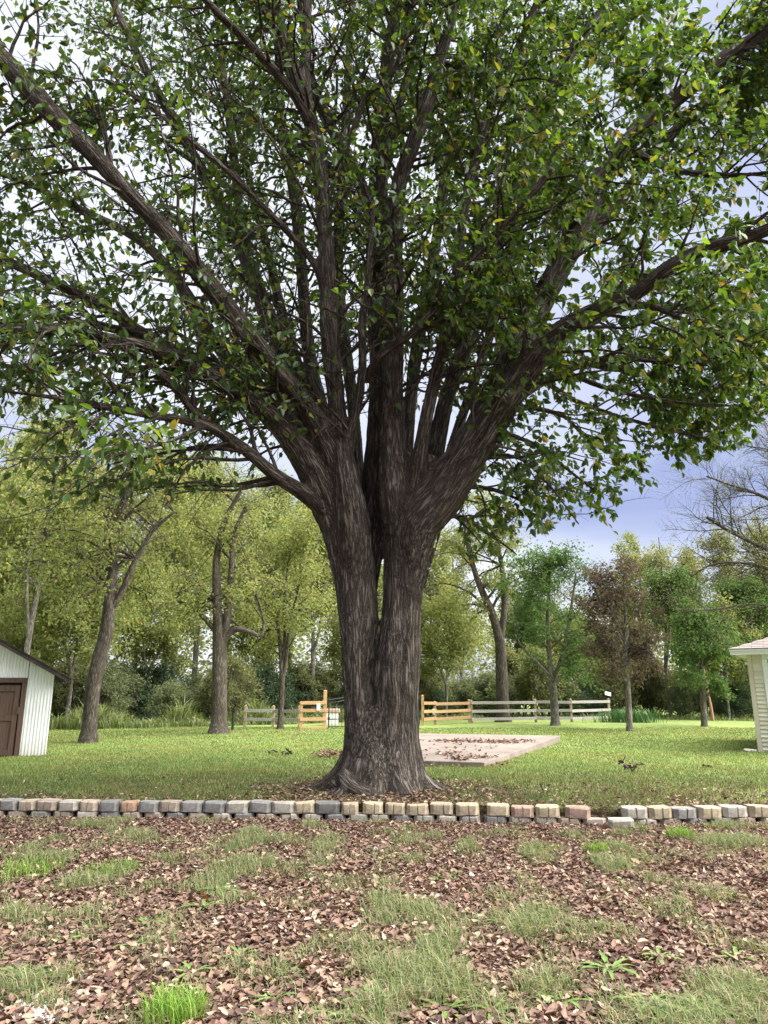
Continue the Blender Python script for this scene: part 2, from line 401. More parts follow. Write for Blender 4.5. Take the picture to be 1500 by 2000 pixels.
limbs = [
 [(640,1010,50,-.2),(590,962,40,-.5),(540,930,33,-.8),(470,872,28,-1.2),(400,832,25,-1.6),(290,812,21,-2),(170,790,18,-2.4),(60,775,14,-2.8),(-60,760,11,-3)],
 [(470,872,22,-1.2),(400,825,22,-1.5),(345,762,20,-1.8),(285,706,16,-2.1),(215,668,13,-2.4),(120,625,9,-2.6)],
 [(655,1010,80,-.1),(605,905,66,-.4),(545,830,52,-.7),(480,775,44,-1),(400,730,36,-1.4),(320,690,30,-1.8),(205,660,26,-2.2),(90,645,24,-2.6),(-50,648,20,-3)],
 [(640,930,70,.2),(580,830,48,.1),(520,765,38,0),(450,725,32,-.2),(370,700,28,-.4),(290,660,26,-.6),(190,598,24,-.9),(80,545,22,-1.2),(-60,480,18,-1.5)],
 [(310,668,18,-.6),(225,645,16,-.7),(125,622,14,-.8),(0,600,13,-.9),(-80,590,11,-1)],
 [(672,960,78,-.2),(640,870,64,-.5),(590,785,54,-.8),(530,708,48,-1.1),(475,640,44,-1.3),(420,570,43,-1.6),(365,500,42,-1.9),(300,428,40,-2.1),(240,368,40,-2.3),(175,295,40,-2.5),(105,228,42,-2.6),(40,155,44,-2.6),(-50,60,42,-2.6)],
 [(620,880,50,.6),(560,800,40,.8),(480,735,34,1),(415,655,32,1.1),(350,552,28,1.2),(300,490,24,1.3),(245,450,20,1.3),(150,405,16,1.4),(50,355,14,1.4),(-60,320,12,1.4)],
 [(655,920,50,.7),(610,830,44,1.1),(575,745,38,1.4),(545,680,36,1.7),(505,570,34,2),(472,480,32,2.3),(435,405,28,2.6),(390,330,24,2.8),(350,250,22,3),(310,185,20,3.1),(250,70,18,3.2),(200,-40,15,3.4)],
 [(490,520,22,2.2),(472,440,20,2.3),(458,320,19,2.5),(445,210,17,2.7),(430,80,14,2.9),(420,-50,12,3.1)],
 [(640,600,20,-.6),(610,510,17,-.9),(525,415,15,-1.3),(450,340,14,-1.6),(360,262,13,-1.9),(290,205,11,-2.1),(200,150,8,-2.3)],
 [(665,930,40,.9),(632,810,32,1.2),(605,700,30,1.5),(592,560,28,1.7),(578,400,25,2),(560,300,22,2.2),(549,200,18,2.4),(540,60,15,2.6),(535,-60,12,2.8)],
 [(645,880,36,2),(600,760,28,2.6),(570,680,25,3),(545,590,22,3.3),(520,480,20,3.6),(490,370,17,4),(460,240,14,4.3)],
 [(690,1040,70,-.3),(672,900,56,-.5),(658,790,46,-.6),(647,690,42,-.7),(640,560,40,-.8),(634,450,37,-.9),(624,340,35,-1),(610,250,34,-1.1),(588,180,32,-1.2),(568,110,32,-1.2),(545,40,28,-1.3),(510,-40,26,-1.4)],
 [(600,215,24,-1.1),(597,130,22,-1),(600,50,20,-1),(603,-60,18,-.9)],
 [(605,240,22,-1.2),(568,178,21,-1.5),(525,128,20,-1.8),(475,76,19,-2.1),(428,30,18,-2.4),(370,-30,16,-2.6)],
 [(640,350,16,-.9),(665,312,15,-1.1),(693,245,14,-1.3),(716,185,14,-1.4),(762,150,13,-1.5),(790,80,12,-1.6),(800,10,11,-1.7)],
 [(740,520,32,.2),(722,410,28,.1),(695,340,27,0),(655,265,25,0),(620,190,22,-.1),(600,110,18,-.1),(585,-20,14,-.2)],
 [(742,980,64,.3),(742,850,60,.3),(742,720,54,.4),(738,600,50,.5),(735,480,46,.6),(738,370,42,.7),(745,260,36,.8),(752,150,30,.9),(765,60,26,1),(780,-50,22,1.1)],
 [(775,980,80,-.2),(768,860,64,-.3),(768,740,52,-.3),(770,620,46,-.3),(768,500,42,-.3),(778,370,38,-.4),(805,290,34,-.4),(836,200,30,-.5),(857,125,28,-.5),(877,50,25,-.6),(900,-50,22,-.7)],
 [(755,330,20,.5),(772,240,18,.4),(790,170,16,.4),(806,100,15,.3),(818,30,14,.3),(826,-50,12,.3)],
 [(684,850,26,-.6),(700,780,24,-.8),(707,700,22,-1),(706,630,20,-1.1),(716,560,18,-1.2),(722,470,15,-1.4),(728,390,10,-1.5)],
 [(715,745,22,-.6),(735,705,20,-.9),(770,675,19,-1.1),(810,645,18,-1.3),(860,590,17,-1.5),(925,505,15,-1.8),(975,450,15,-2),(1020,395,15,-2.2),(1078,326,17,-2.4)],
 [(965,460,9,-1.9),(1010,450,8,-2.1),(1060,434,8,-2.3),(1100,362,7,-2.4),(1148,302,7,-2.6),(1170,240,6,-2.7),(1250,165,5,-2.9)],
 [(812,1030,110,-.2),(858,970,108,-.3),(905,900,102,-.4),(955,825,92,-.5),(1005,750,76,-.6),(1052,688,54,-.8),(1100,640,44,-1),(1170,602,40,-1.3),(1245,568,36,-1.6),(1300,522,33,-1.9),(1370,485,31,-2.2),(1440,465,29,-2.4),(1520,432,27,-2.6),(1620,380,22,-2.8)],
 [(930,860,80,.1),(985,750,72,.2),(1015,665,66,.2),(1055,590,58,.2),(1095,520,52,.2),(1130,455,47,.2),(1165,370,43,.2),(1215,290,40,.2),(1275,230,36,.1),(1350,165,34,0),(1425,105,32,-.1),(1520,45,28,-.2)],
 [(1115,480,34,.3),(1180,425,30,.5),(1240,355,27,.7),(1300,275,25,.8),(1370,215,24,.9),(1440,170,22,1),(1540,120,18,1.1)],
 [(835,960,56,.4),(850,880,50,.5),(872,780,42,.6),(903,690,37,.7),(936,600,34,.8),(972,480,31,.9),(1010,350,27,1),(1052,220,24,1.1),(1112,110,22,1.2),(1190,0,20,1.3),(1240,-80,16,1.4)],
 [(812,950,44,-.4),(828,840,34,-.6),(848,745,30,-.7),(870,650,27,-.8),(888,550,25,-.9),(900,450,23,-1),(918,345,21,-1.1),(955,215,19,-1.2),(1000,115,17,-1.3),(1045,10,15,-1.4),(1070,-60,12,-1.4)],
 [(885,680,18,.3),(925,635,16,0),(976,598,14,-.3),(1010,575,10,-.5)],
 [(1020,770,26,.3),(1060,745,23,.5),(1130,712,21,.7),(1230,700,19,.9),(1350,707,17,1),(1425,716,15,1.1),(1520,735,13,1.2),(1620,760,10,1.3)],
 [(985,800,18,.5),(1032,796,14,.8),(1100,812,11,1.1),(1142,848,9,1.3),(1195,862,6,1.5)],
 [(920,905,13,-.2),(962,887,11,-.4),(1018,898,10,-.6),(1066,942,9,-.8),(1100,988,8,-.9),(1140,1044,6,-1),(1180,1105,4,-1.1)],
 [(840,1010,30,.9),(880,880,26,1.7),(920,760,24,2.4),(960,640,22,3),(990,500,20,3.6),(1030,360,18,4.2),(1080,200,15,4.8)],
 [(790,960,40,1),(800,800,32,1.8),(820,640,28,2.5),(850,480,25,3.1),(870,330,22,3.6),(890,170,18,4),(905,20,14,4.4)],
 [(700,960,36,1),(690,800,28,1.7),(670,640,26,2.4),(660,480,22,3),(670,320,19,3.5),(680,160,16,4),(690,0,12,4.4)],
 [(1060,742,14,.6),(1130,785,12,.9),(1250,825,10,1.1),(1350,850,8,1.2),(1430,862,5,1.3)],
 [(1100,725,14,.6),(1200,762,12,.4),(1330,785,10,.2),(1460,790,7,0)],
 [(1150,712,14,.8),(1280,735,12,1.4),(1400,765,9,1.9),(1500,775,6,2.3)],
 [(850,1015,16,.5),(900,1010,13,1.0),(955,1045,10,1.4),(1005,1085,6,1.7)],
 [(985,845,14,.6),(1050,872,11,1.0),(1120,925,8,1.3),(1190,975,5,1.5)],
 [(880,960,14,.7),(960,955,11,1.4),(1040,985,8,2.0),(1100,1005,5,2.4)],
 [(480,880,14,-1.2),(380,876,12,-1.3),(260,895,9,-1.4),(120,925,5,-1.5)],
 [(400,832,14,-1.6),(330,862,11,-2.2),(220,890,9,-2.8),(80,900,5,-3.3)],
 [(540,930,13,-.8),(470,945,10,-.3),(380,950,7,.3),(290,955,4,.8)],
 [(1200,590,18,-1.3),(1280,600,15,-1.9),(1380,640,12,-2.5),(1480,670,8,-3)],
 [(1240,300,20,.2),(1320,330,16,-.8),(1420,340,13,-1.6),(1520,330,9,-2.2)],
 [(1060,690,24,.6),(1130,640,22,1.2),(1220,600,19,1.8),(1320,600,16,2.3),(1430,610,13,2.8),(1540,620,9,3.2)],
]
root_dirs = [(-174, 1.08, .24), (-128, .84, .23), (-98, .70, .25), (-58, .70, .25), (-14, .90, .25), (25, .9, .25), (80, .95, .28), (135, .9, .26), (-152, .72, .22), (-75, .56, .22), (-38, .62, .22)]
bz = float(lawn_z(TX, TY))
skel = []                                                   # (samples x y z r, limb id)
for s_ in stems: skel.append(resample(chain(s_), 60))
for (a, ln, r0) in root_dirs:
    a = math.radians(a); dx_, dy_ = math.cos(a), math.sin(a)
    cx, cy = TX, TY
    rr = []
    for t in np.linspace(0, 1, 8):
        rad = .20 + (ln * .9 + .06) * t ** 1.6; hz = bz + 1.15 * (1 - t) ** 2.1 - .10 * t
        wob = .08 * math.sin(3 * t + a * 5)
        rr.append([cx + dx_ * rad - dy_ * wob, cy + dy_ * rad + dx_ * wob, hz, r0 * min(.3 + 1.6 * t, 1.12 - .74 * t)])
    skel.append(resample(rr, 30))
# the root that curls round the front of the foot
skel.append(resample([[*at(668, 1515, TY - .42), .13], [*at(685, 1535, TY - .60), .11], [*at(712, 1550, TY - .72), .10], [*at(745, 1561, TY - .80), .075], [*at(782, 1570, TY - .86), .035]], 30))
n_fixed = len(skel)
limb_s = []
def slim(rows):
    """limbs in the middle of the fan leave the fork slender"""
    if 610 < rows[0][0] < 850 and rows[0][1] > 820 and rows not in (limbs[2],):
        return [(x, y, wd * (.80 if y > 700 else .88), dd) for (x, y, wd, dd) in rows]
    return [(x, y, wd * .92, dd) for (x, y, wd, dd) in rows]
def rooted(rows):
    """a limb that leaves the trunk starts deep inside the stem and swells out of it"""
    x, y, wd, dd = rows[0]
    if y < 840 or x < 560 or x > 900: return rows
    lx, ly = (stems[0] if x < 724 else stems[2] if 730 < x < 760 else stems[1]), y + 190
    cx = np.interp(ly, [q[1] for q in lx][::-1], [q[0] for q in lx][::-1])
    cx = .45 * x + .55 * cx
    return [(cx, ly, wd * .25, dd * .35), (.5 * cx + .5 * x, y + 95, wd * .55, dd * .7)] + rows
for rows in limbs:
    c_ = resample(chain(rooted(slim(rows))), 64)
    wv = rng.normal(size=(64, 3)) * .008; wv[:3] = 0
    c_[:, :3] += np.cumsum(wv, 0) * .35 * np.linspace(0, 1, 64)[:, None]
    c_[:, 3] = np.maximum(c_[:, 3] * (1 + .06 * np.sin(np.linspace(0, 19, 64) + len(limb_s))), .02)
    limb_s.append(c_); skel.append(c_)
# one closed surface from all tubes
Vs, Fs, nn = [], [], 0
quads, tops = [], []
for c_ in skel:
    ns = 14 if c_[:, 3].max() > .12 else 9
    V, Q, _ = tube_batch(c_[None, :, :3], c_[None, :, 3], ns)
    K = len(c_)
    V = np.vstack([V, c_[0, :3], c_[-1, :3] + (c_[-1, :3] - c_[-2, :3]) * .3])
    i = np.arange(ns); j = (i + 1) % ns
    tr = np.vstack([np.stack([j, i, np.full(ns, K * ns)], 1), np.stack([(K - 1) * ns + i, (K - 1) * ns + j, np.full(ns, K * ns + 1)], 1)])
    Vs.append(V); quads.append(Q + nn); tops.append(tr + nn); nn += len(V)
tmp = bpy.data.objects.new('tmp', mesh_np('tmp', np.vstack(Vs), [np.vstack(quads), np.vstack(tops)], False)); COL.objects.link(tmp)
md = tmp.modifiers.new('r', 'REMESH'); md.mode = 'VOXEL'; md.voxel_size = .036
ms = tmp.modifiers.new('s', 'SMOOTH'); ms.factor = .5; ms.iterations = 3
dg = bpy.context.evaluated_depsgraph_get(); ev = tmp.evaluated_get(dg); rm = ev.to_mesh()
nv = len(rm.vertices); V = np.empty(nv * 3, np.float32); rm.vertices.foreach_get('co', V); V = V.reshape(-1, 3).astype(float)
NRM = np.empty(nv * 3, np.float32); rm.vertices.foreach_get('normal', NRM); NRM = NRM.reshape(-1, 3).astype(float)
npoly = len(rm.polygons); li = np.empty(len(rm.loops), np.int32); rm.loops.foreach_get('vertex_index', li); Q = li.reshape(-1, 4)
ev.to_mesh_clear(); bpy.data.objects.remove(tmp)
# bark coordinates from the nearest stretch of stem or limb
SP = np.vstack([c_ for c_ in skel]); SID = np.concatenate([np.full(len(c_), k) for k, c_ in enumerate(skel)])
SU = np.concatenate([np.linspace(0, 1, len(c_)) for c_ in skel])
SS, SA, SB, ST = [], [], [], []
for c_ in skel:
    T_, A_, B_ = frames(c_[None, :, :3]); SA.append(A_[0]); SB.append(B_[0]); ST.append(T_[0])
    SS.append(np.concatenate([[0], np.cumsum(np.linalg.norm(np.diff(c_[:, :3], axis=0), axis=1))]))
ST = np.vstack(ST); SA = np.vstack(SA); SB = np.vstack(SB); SS = np.concatenate(SS)
kd = kdtree.KDTree(len(SP))
for i, q in enumerate(SP): kd.insert(q[:3], i)
kd.balance()
best = np.empty(nv, np.int64)
rr_ = SP[:, 3].tolist(); fn = kd.find_n
for i, q in enumerate(V.tolist()):
    bi, bd = 0, 1e9
    for (_, k, d) in fn(q, 7):
        d -= rr_[k]
        if d < bd: bd = d; bi = k
    best[i] = bi
rel = V - SP[best, :3]; r_ = SP[best, 3]
ca = (rel * SA[best]).sum(1); sa = (rel * SB[best]).sum(1); hl = np.maximum(np.hypot(ca, sa), 1e-6)
ca /= hl; sa /= hl
sl_ = SS[best] + (rel * ST[best]).sum(1)
bco = np.stack([ca * hl, sa * hl, sl_], 1) + (SID[best] * 2.3)[:, None]
core = (SID[best] < n_fixed - 1)                             # trunk and root flare: furrows run down the trunk and out along the roots
rho = np.hypot(V[:, 1] - TY, V[:, 0] - TX); kx = np.minimum(1, .55 / np.maximum(rho, 1e-6))
bco[core] = np.stack([(V[:, 0] - TX) * kx, (V[:, 1] - TY) * kx, V[:, 2] - np.maximum(rho - .55, 0)], 1)[core]
# fluting and lumps
th = np.arctan2(sa, ca)
flute = np.sin(th * 7 + sl_ * .9 + SID[best]) * .5 + np.sin(th * 13 - sl_ * 1.7) * .35 + (fbm(sl_ * 3 + SID[best], th * 2.2, 9) - .5) * 1.6
rough = (fbm(bco[:, 0] * 9 + bco[:, 1] * 7, bco[:, 2] * 2.2, 33) - .5) * np.where(r_ > .15, .035, .006)
V += NRM * (rough + flute * np.clip(r_ * .075, .002, .022))[:, None]
lid = SID[best]; lu = SU[best]
own = np.where((lid >= n_fixed) & (lu > .22), lid, -1)       # beyond the fork a limb is its own part
fo = np.median(own[Q], axis=1).astype(int)
par = list(range(nv * 1))                                    # every part one connected piece
def find(a):
    while par[a] != a:
        par[a] = par[par[a]]; a = par[a]
    return a
comp = np.empty(len(Q), np.int64)
for k in np.unique(fo):
    idx = np.nonzero(fo == k)[0]; ql = Q[idx].tolist()
    for q in ql:
        for vtx in q: par[vtx] = vtx
    for a, b_, c__, d_ in ql:
        ra = find(a)
        for o_ in (b_, c__, d_):
            ro = find(o_)
            if ro != ra: par[ro] = ra
    cl = np.array([find(q[0]) for q in ql]); comp[idx] = cl
    val, cn_ = np.unique(cl, return_counts=True)
    fo[idx[cl != val[np.argmax(cn_)]]] = -9
for _ in range(400):
    bad = np.nonzero(fo == -9)[0]
    if len(bad) == 0: break
    vf = np.full(nv, -9); good = fo != -9
    np.maximum.at(vf, Q[good].ravel(), np.repeat(fo[good], 4))
    fo[bad] = vf[Q[bad]].max(1)
tree = tag(empty('shade_tree', (TX, TY, bz)), 'huge spreading shade tree with fused furrowed trunk and fan of dark limbs', 'tree')
off = np.array([TX, TY, bz])
for k in np.unique(fo):
    q = Q[fo == k]
    if len(q) < 12 or k == -9: continue
    u, inv = np.unique(q, return_inverse=True)
    me = mesh_np('trunk' if k < 0 else 'limb', V[u] - off, [inv.reshape(-1, 4)], True, {'bark_co': ('FLOAT_VECTOR', bco[u])})
    link('trunk' if k < 0 else 'limb', me, M['bark'], tree)

# branches, twigs and leaves; the crown goes on above the view
up_b, up_d = [], []
for c_ in limb_s:
    if c_[-1, 2] > 11.5: up_b.append(c_[-1, :3]); up_d.append(norm(c_[-1, :3] - c_[-6, :3]) + np.array([0, 0, .25]))
up_b, up_d = np.repeat(np.array(up_b), 2, 0), np.repeat(np.array(up_d), 2, 0) 
up_d = norm(up_d + rng.normal(size=up_d.shape) * .3)
UP = grow(rng, up_b, up_d, 2.5 + 2.0 * rng.random(len(up_b)), 10, .12, (0, 0, .02))
UR = np.linspace(.09, .02, 10)[None].repeat(len(UP), 0)
ub, ud, ur, ut, ui = spawn(rng, UP, UR, 9, .15, 1., 1., .6, .1)
UP1 = grow(rng, ub, ud, 1 + 1.2 * rng.random(len(ub)), 6, .2, (0, 0, -.05)); UR1 = np.clip(ur * .4, .01, .03)[:, None] * np.linspace(1, .3, 6)[None]
ulb, uld, _, _, _ = spawn(rng, UP1, UR1, 85, .15, 1.05, 1., .4, -.2)
ulb = ulb + rng.normal(size=ulb.shape) * .28
LP = np.stack([c_[:, :3] for c_ in limb_s]); LR = np.stack([c_[:, 3] for c_ in limb_s])
llen = np.array([SS_ for SS_ in [np.linalg.norm(np.diff(c_[:, :3], axis=0), axis=1).sum() for c_ in limb_s]])
wood = Wood()
cnt = np.maximum((llen * 3.0).astype(int), 5)
b1, d1, r1, t1, i1 = spawn(rng, LP, LR, cnt, .26, 1.0, 1.0, .75, .10)
outw = norm((b1 - np.array([TX, TY, 0])) * np.array([1, 1, 0]))
d1 = norm(d1 + outw * .25)
L1 = (1.1 + 1.7 * rng.random(len(b1))) * (1.15 - .35 * t1)
P1 = grow(rng, b1, d1, L1, 8, .17, (0, 0, -.05))
R1 = np.clip(r1 * .38, .010, .034)[:, None] * np.linspace(1, .28, 8)[None]
# some hanging bare switches under the low left limbs
b2, d2, r2, t2, i2 = spawn(rng, P1, R1, 11, .18, 1.0, 1.0, .7, -.05)
L2 = .35 + .6 * rng.random(len(b2))
P2 = grow(rng, b2, d2, L2, 5, .16, (0, 0, -.10))
R2 = np.clip(r2 * .45, .0035, .010)[:, None] * np.linspace(1, .4, 5)[None]
b3, d3, r3, t3, i3 = spawn(rng, P2, R2, 20, .15, 1.03, .95, .55, -.22)
sb, sd2, sr, _, _ = spawn(rng, LP[[0, 1, 2, 3, 41, 42, 43]], LR[[0, 1, 2, 3, 41, 42, 43]], 7, .4, 1.0, .8, .7, -.5)
SWP = grow(rng, sb, sd2, .9 + 1.3 * rng.random(len(sb)), 11, .13, (0, 0, -.16)); SWR = np.clip(sr * .2, .007, .014)[:, None] * np.linspace(1, .3, 11)[None]
sb2, sd3, sr2, _, _ = spawn(rng, SWP, SWR, 5, .3, 1.0, .8, .7, -.4)
SW2 = grow(rng, sb2, sd3, .25 + .5 * rng.random(len(sb2)), 5, .16, (0, 0, -.15)); SWR2 = np.clip(sr2 * .6, .003, .008)[:, None] * np.linspace(1, .4, 5)[None]
# leave the air open where the photograph's crown ends: underside of the spreading crown
BX = np.array([-400, 0, 100, 250, 420, 560, 620, 660, 840, 860, 930, 1000, 1100, 1200, 1215, 1330, 1400, 1470, 1500, 1900])
BY = np.array([1000, 985, 1010, 980, 960, 930, 870, 850, 850, 1090, 1110, 1060, 1020, 1040, 960, 935, 880, 860, 800, 760])
def keep(Pq, slack=0, r=None):
    x, y, zf = project(Pq); lim = np.interp(x, BX, BY) + slack
    return (y < lim) & (zf > 2.6)
k1 = keep(P1[:, -1], 25) & keep(P1[:, 4], 25)
k2 = k1[i2] & keep(P2[:, -1], 10)
# thin the left so that sky shows, keep the right dense; keep the fork itself open
x3, y3, z3 = project(b3)
dens = np.interp(x3, [0, 500, 640, 760, 900, 1500], [.27, .19, .14, .22, .55, .80])
dens *= np.where((np.abs(x3 - 745) < 150) & (y3 > 640), .35, 1.0)
dens *= np.interp(y3, [-300, 0, 600, 760, 1000], [.9, .95, 1.0, .9, .75])
clump = .65 * noise2(b3[:, 0] * .9 + b3[:, 1] * .5, b3[:, 2] * .9 - b3[:, 1] * .5, 21) + .35 * noise2(b3[:, 0] * 2.3 + b3[:, 1], b3[:, 2] * 2.3 - b3[:, 1], 22)
k3 = k2[i3] & keep(b3, 0) & (rng.random(len(b3)) < dens * np.clip(-.35 + 2.9 * clump, 0, 1.25))
wood.add(P1[k1], R1[k1], 5); wood.add(P2[k2], R2[k2], 3)
wood.add(SWP, SWR, 4); wood.add(SW2, SWR2, 3); wood.add(UP, UR, 6); wood.add(UP1, UR1, 4)
me = wood.mesh('branches'); me.transform(Matrix.Translation(-Vector(off)))
tag(link('branches', me, M['bark'], tree), kind='stuff')
pos, axs = b3[k3], norm(d3[k3] + np.array([0, 0, -.35]))
size = .09 + .085 * rng.random(len(pos))
inview = (x3[k3] > 0) & (x3[k3] < 1500) & (y3[k3] > 0)
order = np.argsort(np.where(inview, z3[k3] / size, 1e9))
near = order[:280]; rest = order[280:]
Vv, Ff, per = leaf_batch(rng, pos[rest], axs[rest], size[rest], .52, .3, .16, flat=.55)
tn = tints(rng, len(rest), [(.032, .068, .020), (.052, .100, .024), (.082, .135, .028), (.15, .17, .038), (.24, .18, .05)], [30, 38, 24, 9, 1.8])
usz = .12 + .07 * rng.random(len(ulb))
V2, F2, per2 = leaf_batch(rng, ulb, uld, usz, .55, .3, .16, quad=True, flat=.55)
tn2 = tints(rng, len(ulb), [(.045, .09, .022), (.07, .13, .028), (.10, .165, .032)], [3, 4, 3])
me = mesh_np('crown', np.vstack([Vv, V2]) - off, [Ff, F2 + len(Vv)], False, {'tint': ('FLOAT_COLOR', np.vstack([np.repeat(tn, per, 0), np.repeat(tn2, per2, 0)]))})
tag(link('crown', me, M['leaf_hero'], tree), kind='stuff')
# one pointed leaf blade, folded along its midrib
def blade_mesh(name, wd=.27, fold=.07, curl=.12, seg=6, wav=0.0, seed=0):
    lr = np.random.default_rng(seed); v = []; f = []
    for i in range(seg + 1):
        t = i / seg; hw = wd * (math.sin(math.pi * min(1, t ** .8)) ** .75 if 0 < t < 1 else 0)
        z = -curl * t * t * 1.2
        v += [(-hw, t, z + fold * hw / wd + wav * lr.normal()), (0, t, z), (hw, t, z + fold * hw / wd + wav * lr.normal())]
    for i in range(seg):
        a = i * 3
        f += [(a, a + 1, a + 4, a + 3), (a + 1, a + 2, a + 5, a + 4)]
    v += [(-.012, -.28, .03), (.012, -.28, .03), (0, .0, .0)]; f.append((len(v) - 3, len(v) - 2, len(v) - 1, len(v) - 1))
    me = bpy.data.meshes.new(name); me.from_pydata(v, [], [tuple(dict.fromkeys(q)) for q in f]); me.update()
    for q in me.polygons: q.use_smooth = True
    return me
lm = blade_mesh('leaf')
lm.materials.append(M['leaf_hero_near'])
def orient(axis, up):
    y = norm(axis); x = norm(np.cross(y, up)); z = np.cross(x, y)
    return Matrix(((x[0], y[0], z[0]), (x[1], y[1], z[1]), (x[2], y[2], z[2]))).to_4x4()
for k in near:
    m4 = Matrix.Translation(Vector(pos[k] - off)) @ orient(axs[k], np.array([0, 0, 1.]) + rng.normal(size=3) * .5) @ Matrix.Scale(float(size[k]), 4)
    o = link('leaf', lm, None, tree); o.matrix_local = m4

# ------------------------------------------------------------------ edging wall of concrete blocks
rng = np.random.default_rng(5)
def block_mat(name, col):
    b = NB(name); c = b.objco(); n1 = b.noise(c, 9, 5, .65); n2 = b.noise(c, 70, 4, .7); oi = b.n('ShaderNodeObjectInfo')
    k = b.mix(1.0, b.ramp(n1.outputs[0], [(.3, tuple(v * .5 for v in col)), (.68, tuple(v * 1.15 for v in col))]).outputs[0],
              b.ramp(n2.outputs[0], [(.3, (.78, .78, .78)), (.7, (1.1, 1.1, 1.1))]).outputs[0], 'MULTIPLY')
    k = b.mix(1.0, k, b.ramp(oi.outputs['Random'], [(0, (.85, .85, .86)), (1, (1.12, 1.1, 1.08))]).outputs[0], 'MULTIPLY')
    b.l(k, b.p.inputs['Base Color']); b.p.inputs['Roughness'].default_value = .95; b.p.inputs['Specular IOR Level'].default_value = .15
    b.bump(n2.outputs[0], .5, .006); return b.m
BM = {'g': block_mat('grey block', (.285, .277, .265)), 't': block_mat('tan block', (.42, .35, .28)), 'y': block_mat('buff block', (.50, .42, .30)),
      'd': block_mat('charcoal block', (.20, .195, .19)), 'o': block_mat('rusty tan block', (.44, .30, .21)), 'p': block_mat('pinkish buff block', (.46, .33, .26)),
      'w': block_mat('pale block', (.48, .44, .38))}
def block_mesh(name, wd, dp, h, groove, seed):
    lr = np.random.default_rng(seed); c = .16 * wd; hw = wd / 2
    # faceted front: the corners are cut back and the face leans out at the top
    def ring(z, inset):
        pts = [(-hw + .02, dp), (-hw, .055), (-hw + c, inset)]
        if groove: g = wd * (lr.random() - .5) * .16; pts += [(g - .009, inset), (g, inset + .022), (g + .009, inset)]
        pts += [(hw - c, inset), (hw, .055), (hw - .02, dp)]
        return pts
    st = lr.bit_generator.state
    rings = []
    for z, i in ((0, .026), (.012, .014), (h - .012, .0), (h, .010)):
        lr.bit_generator.state = st
        rings.append([(x, y, z) for x, y in ring(z, i)])
    n = len(rings[0]); v = [q for r in rings for q in r]; f = []
    for k in range(3):
        for i in range(n): j = (i + 1) % n; f.append((k * n + i, k * n + j, (k + 1) * n + j, (k + 1) * n + i))
    f.append(tuple(range(n))[::-1]); f.append(tuple(range(3 * n, 4 * n)))
    v = [tuple(np.array(q) + lr.normal(size=3) * .0038) for q in v]
    me = bpy.data.meshes.new(name); me.from_pydata(v, [], f); me.update(); return me
upper = [(-118,-80,'t',0),(-78,-40,'g',0),(-38,2,'t',1),(2,38,'g',0),(38,74,'t',1),(73,114,'t',1),(116,156,'w',0),(158,194,'t',1),(196,235,'g',0),(237,270,'o',1),(271,312,'g',0),(312,353,'t',1),(353,396,'g',0),(396,440,'g',0),(442,486,'w',0),(487,530,'g',0),(531,577,'w',0),(575,615,'y',1),(617,665,'d',0),(666,700,'y',1),(708,748,'y',1),(750,791,'y',1),(793,837,'y',1),(839,884,'y',1),(889,935,'y',1),(949,994,'y',0),(997,1041,'p',1),(1045,1092,'y',1),(1103,1151,'p',0),(1214,1262,'w',1),(1264,1310,'y',1),(1310,1358,'g',1),(1359,1407,'y',1),(1407,1456,'w',1),(1458,1508,'y',1),(1510,1560,'w',1),(1562,1612,'y',0)]
for q_ in range(7): upper += [(-122 - 42 * (q_ + 1), -122 - 42 * q_ - 2, 'gtwgtgt'[q_], q_ % 2), (1614 + 51 * q_, 1614 + 51 * q_ + 49, 'wygwyyt'[q_], 1)]
wall = tag(empty('garden_edging_wall', (0, 10.22, 0)), 'low dry-stacked edging wall of grey and buff concrete blocks below the tree', 'edging wall')
woff = np.array([0, 10.22, 0])
def place_block(x0, x1, z, h, key, groove, name='block', parent=None, setback=0., rz=0.):
    xm = (x0 + x1) / 2
    X = (xm - 750) / F * 10.1; X = (xm - 750) * m_per_px(np.array([X, wall_y(X), .1])); Y = wall_y(X) - .10 + setback
    wd = (x1 - x0) * m_per_px(np.array([X, Y, .1])) * .985
    me = block_mesh(name, wd, .22, h, groove, int(xm) + 777)
    o = link(name, me, BM[key], parent)
    sl = math.atan2(wall_y(X + .2) - wall_y(X - .2), .4)
    o.location = Vector((X, Y, z)) - (Vector(woff) if parent else Vector((0, 0, 0)))
    o.rotation_euler = ((rng.random() - .5) * .07, (rng.random() - .5) * .08, sl + rz + (rng.random() - .5) * .05)
    return o
for (x0, x1, key, g) in upper:
    zb = .060 + (rng.random() - .5) * .014
    if 1090 < x0 < 1160: zb -= .005
    place_block(x0, x1, zb, .132 + (rng.random() - .5) * .012, key, g, parent=wall, rz=.10 if x0 == 617 else 0)
x = -420.0; keys = 'tggtwtgtgptgtwgttgtwgtwwgwwgwwwgwwtwtw'
k = 0
while x < 1960:
    wd_ = 40 + 5 * (x > 900) + rng.random() * 3
    place_block(x + 1, x + wd_, -.072, .128, keys[k % len(keys)], int(rng.random() < .6), parent=wall, setback=.012 + rng.random() * .02)
    x += wd_ + rng.random() * 5; k += 1
o = place_block(1170, 1219, -.03, .13, 'w', 0, name='loose_concrete_block', setback=-.33, rz=-.12)
tag(o, 'rough pale concrete block fallen out of the wall onto the leaf litter', 'block')

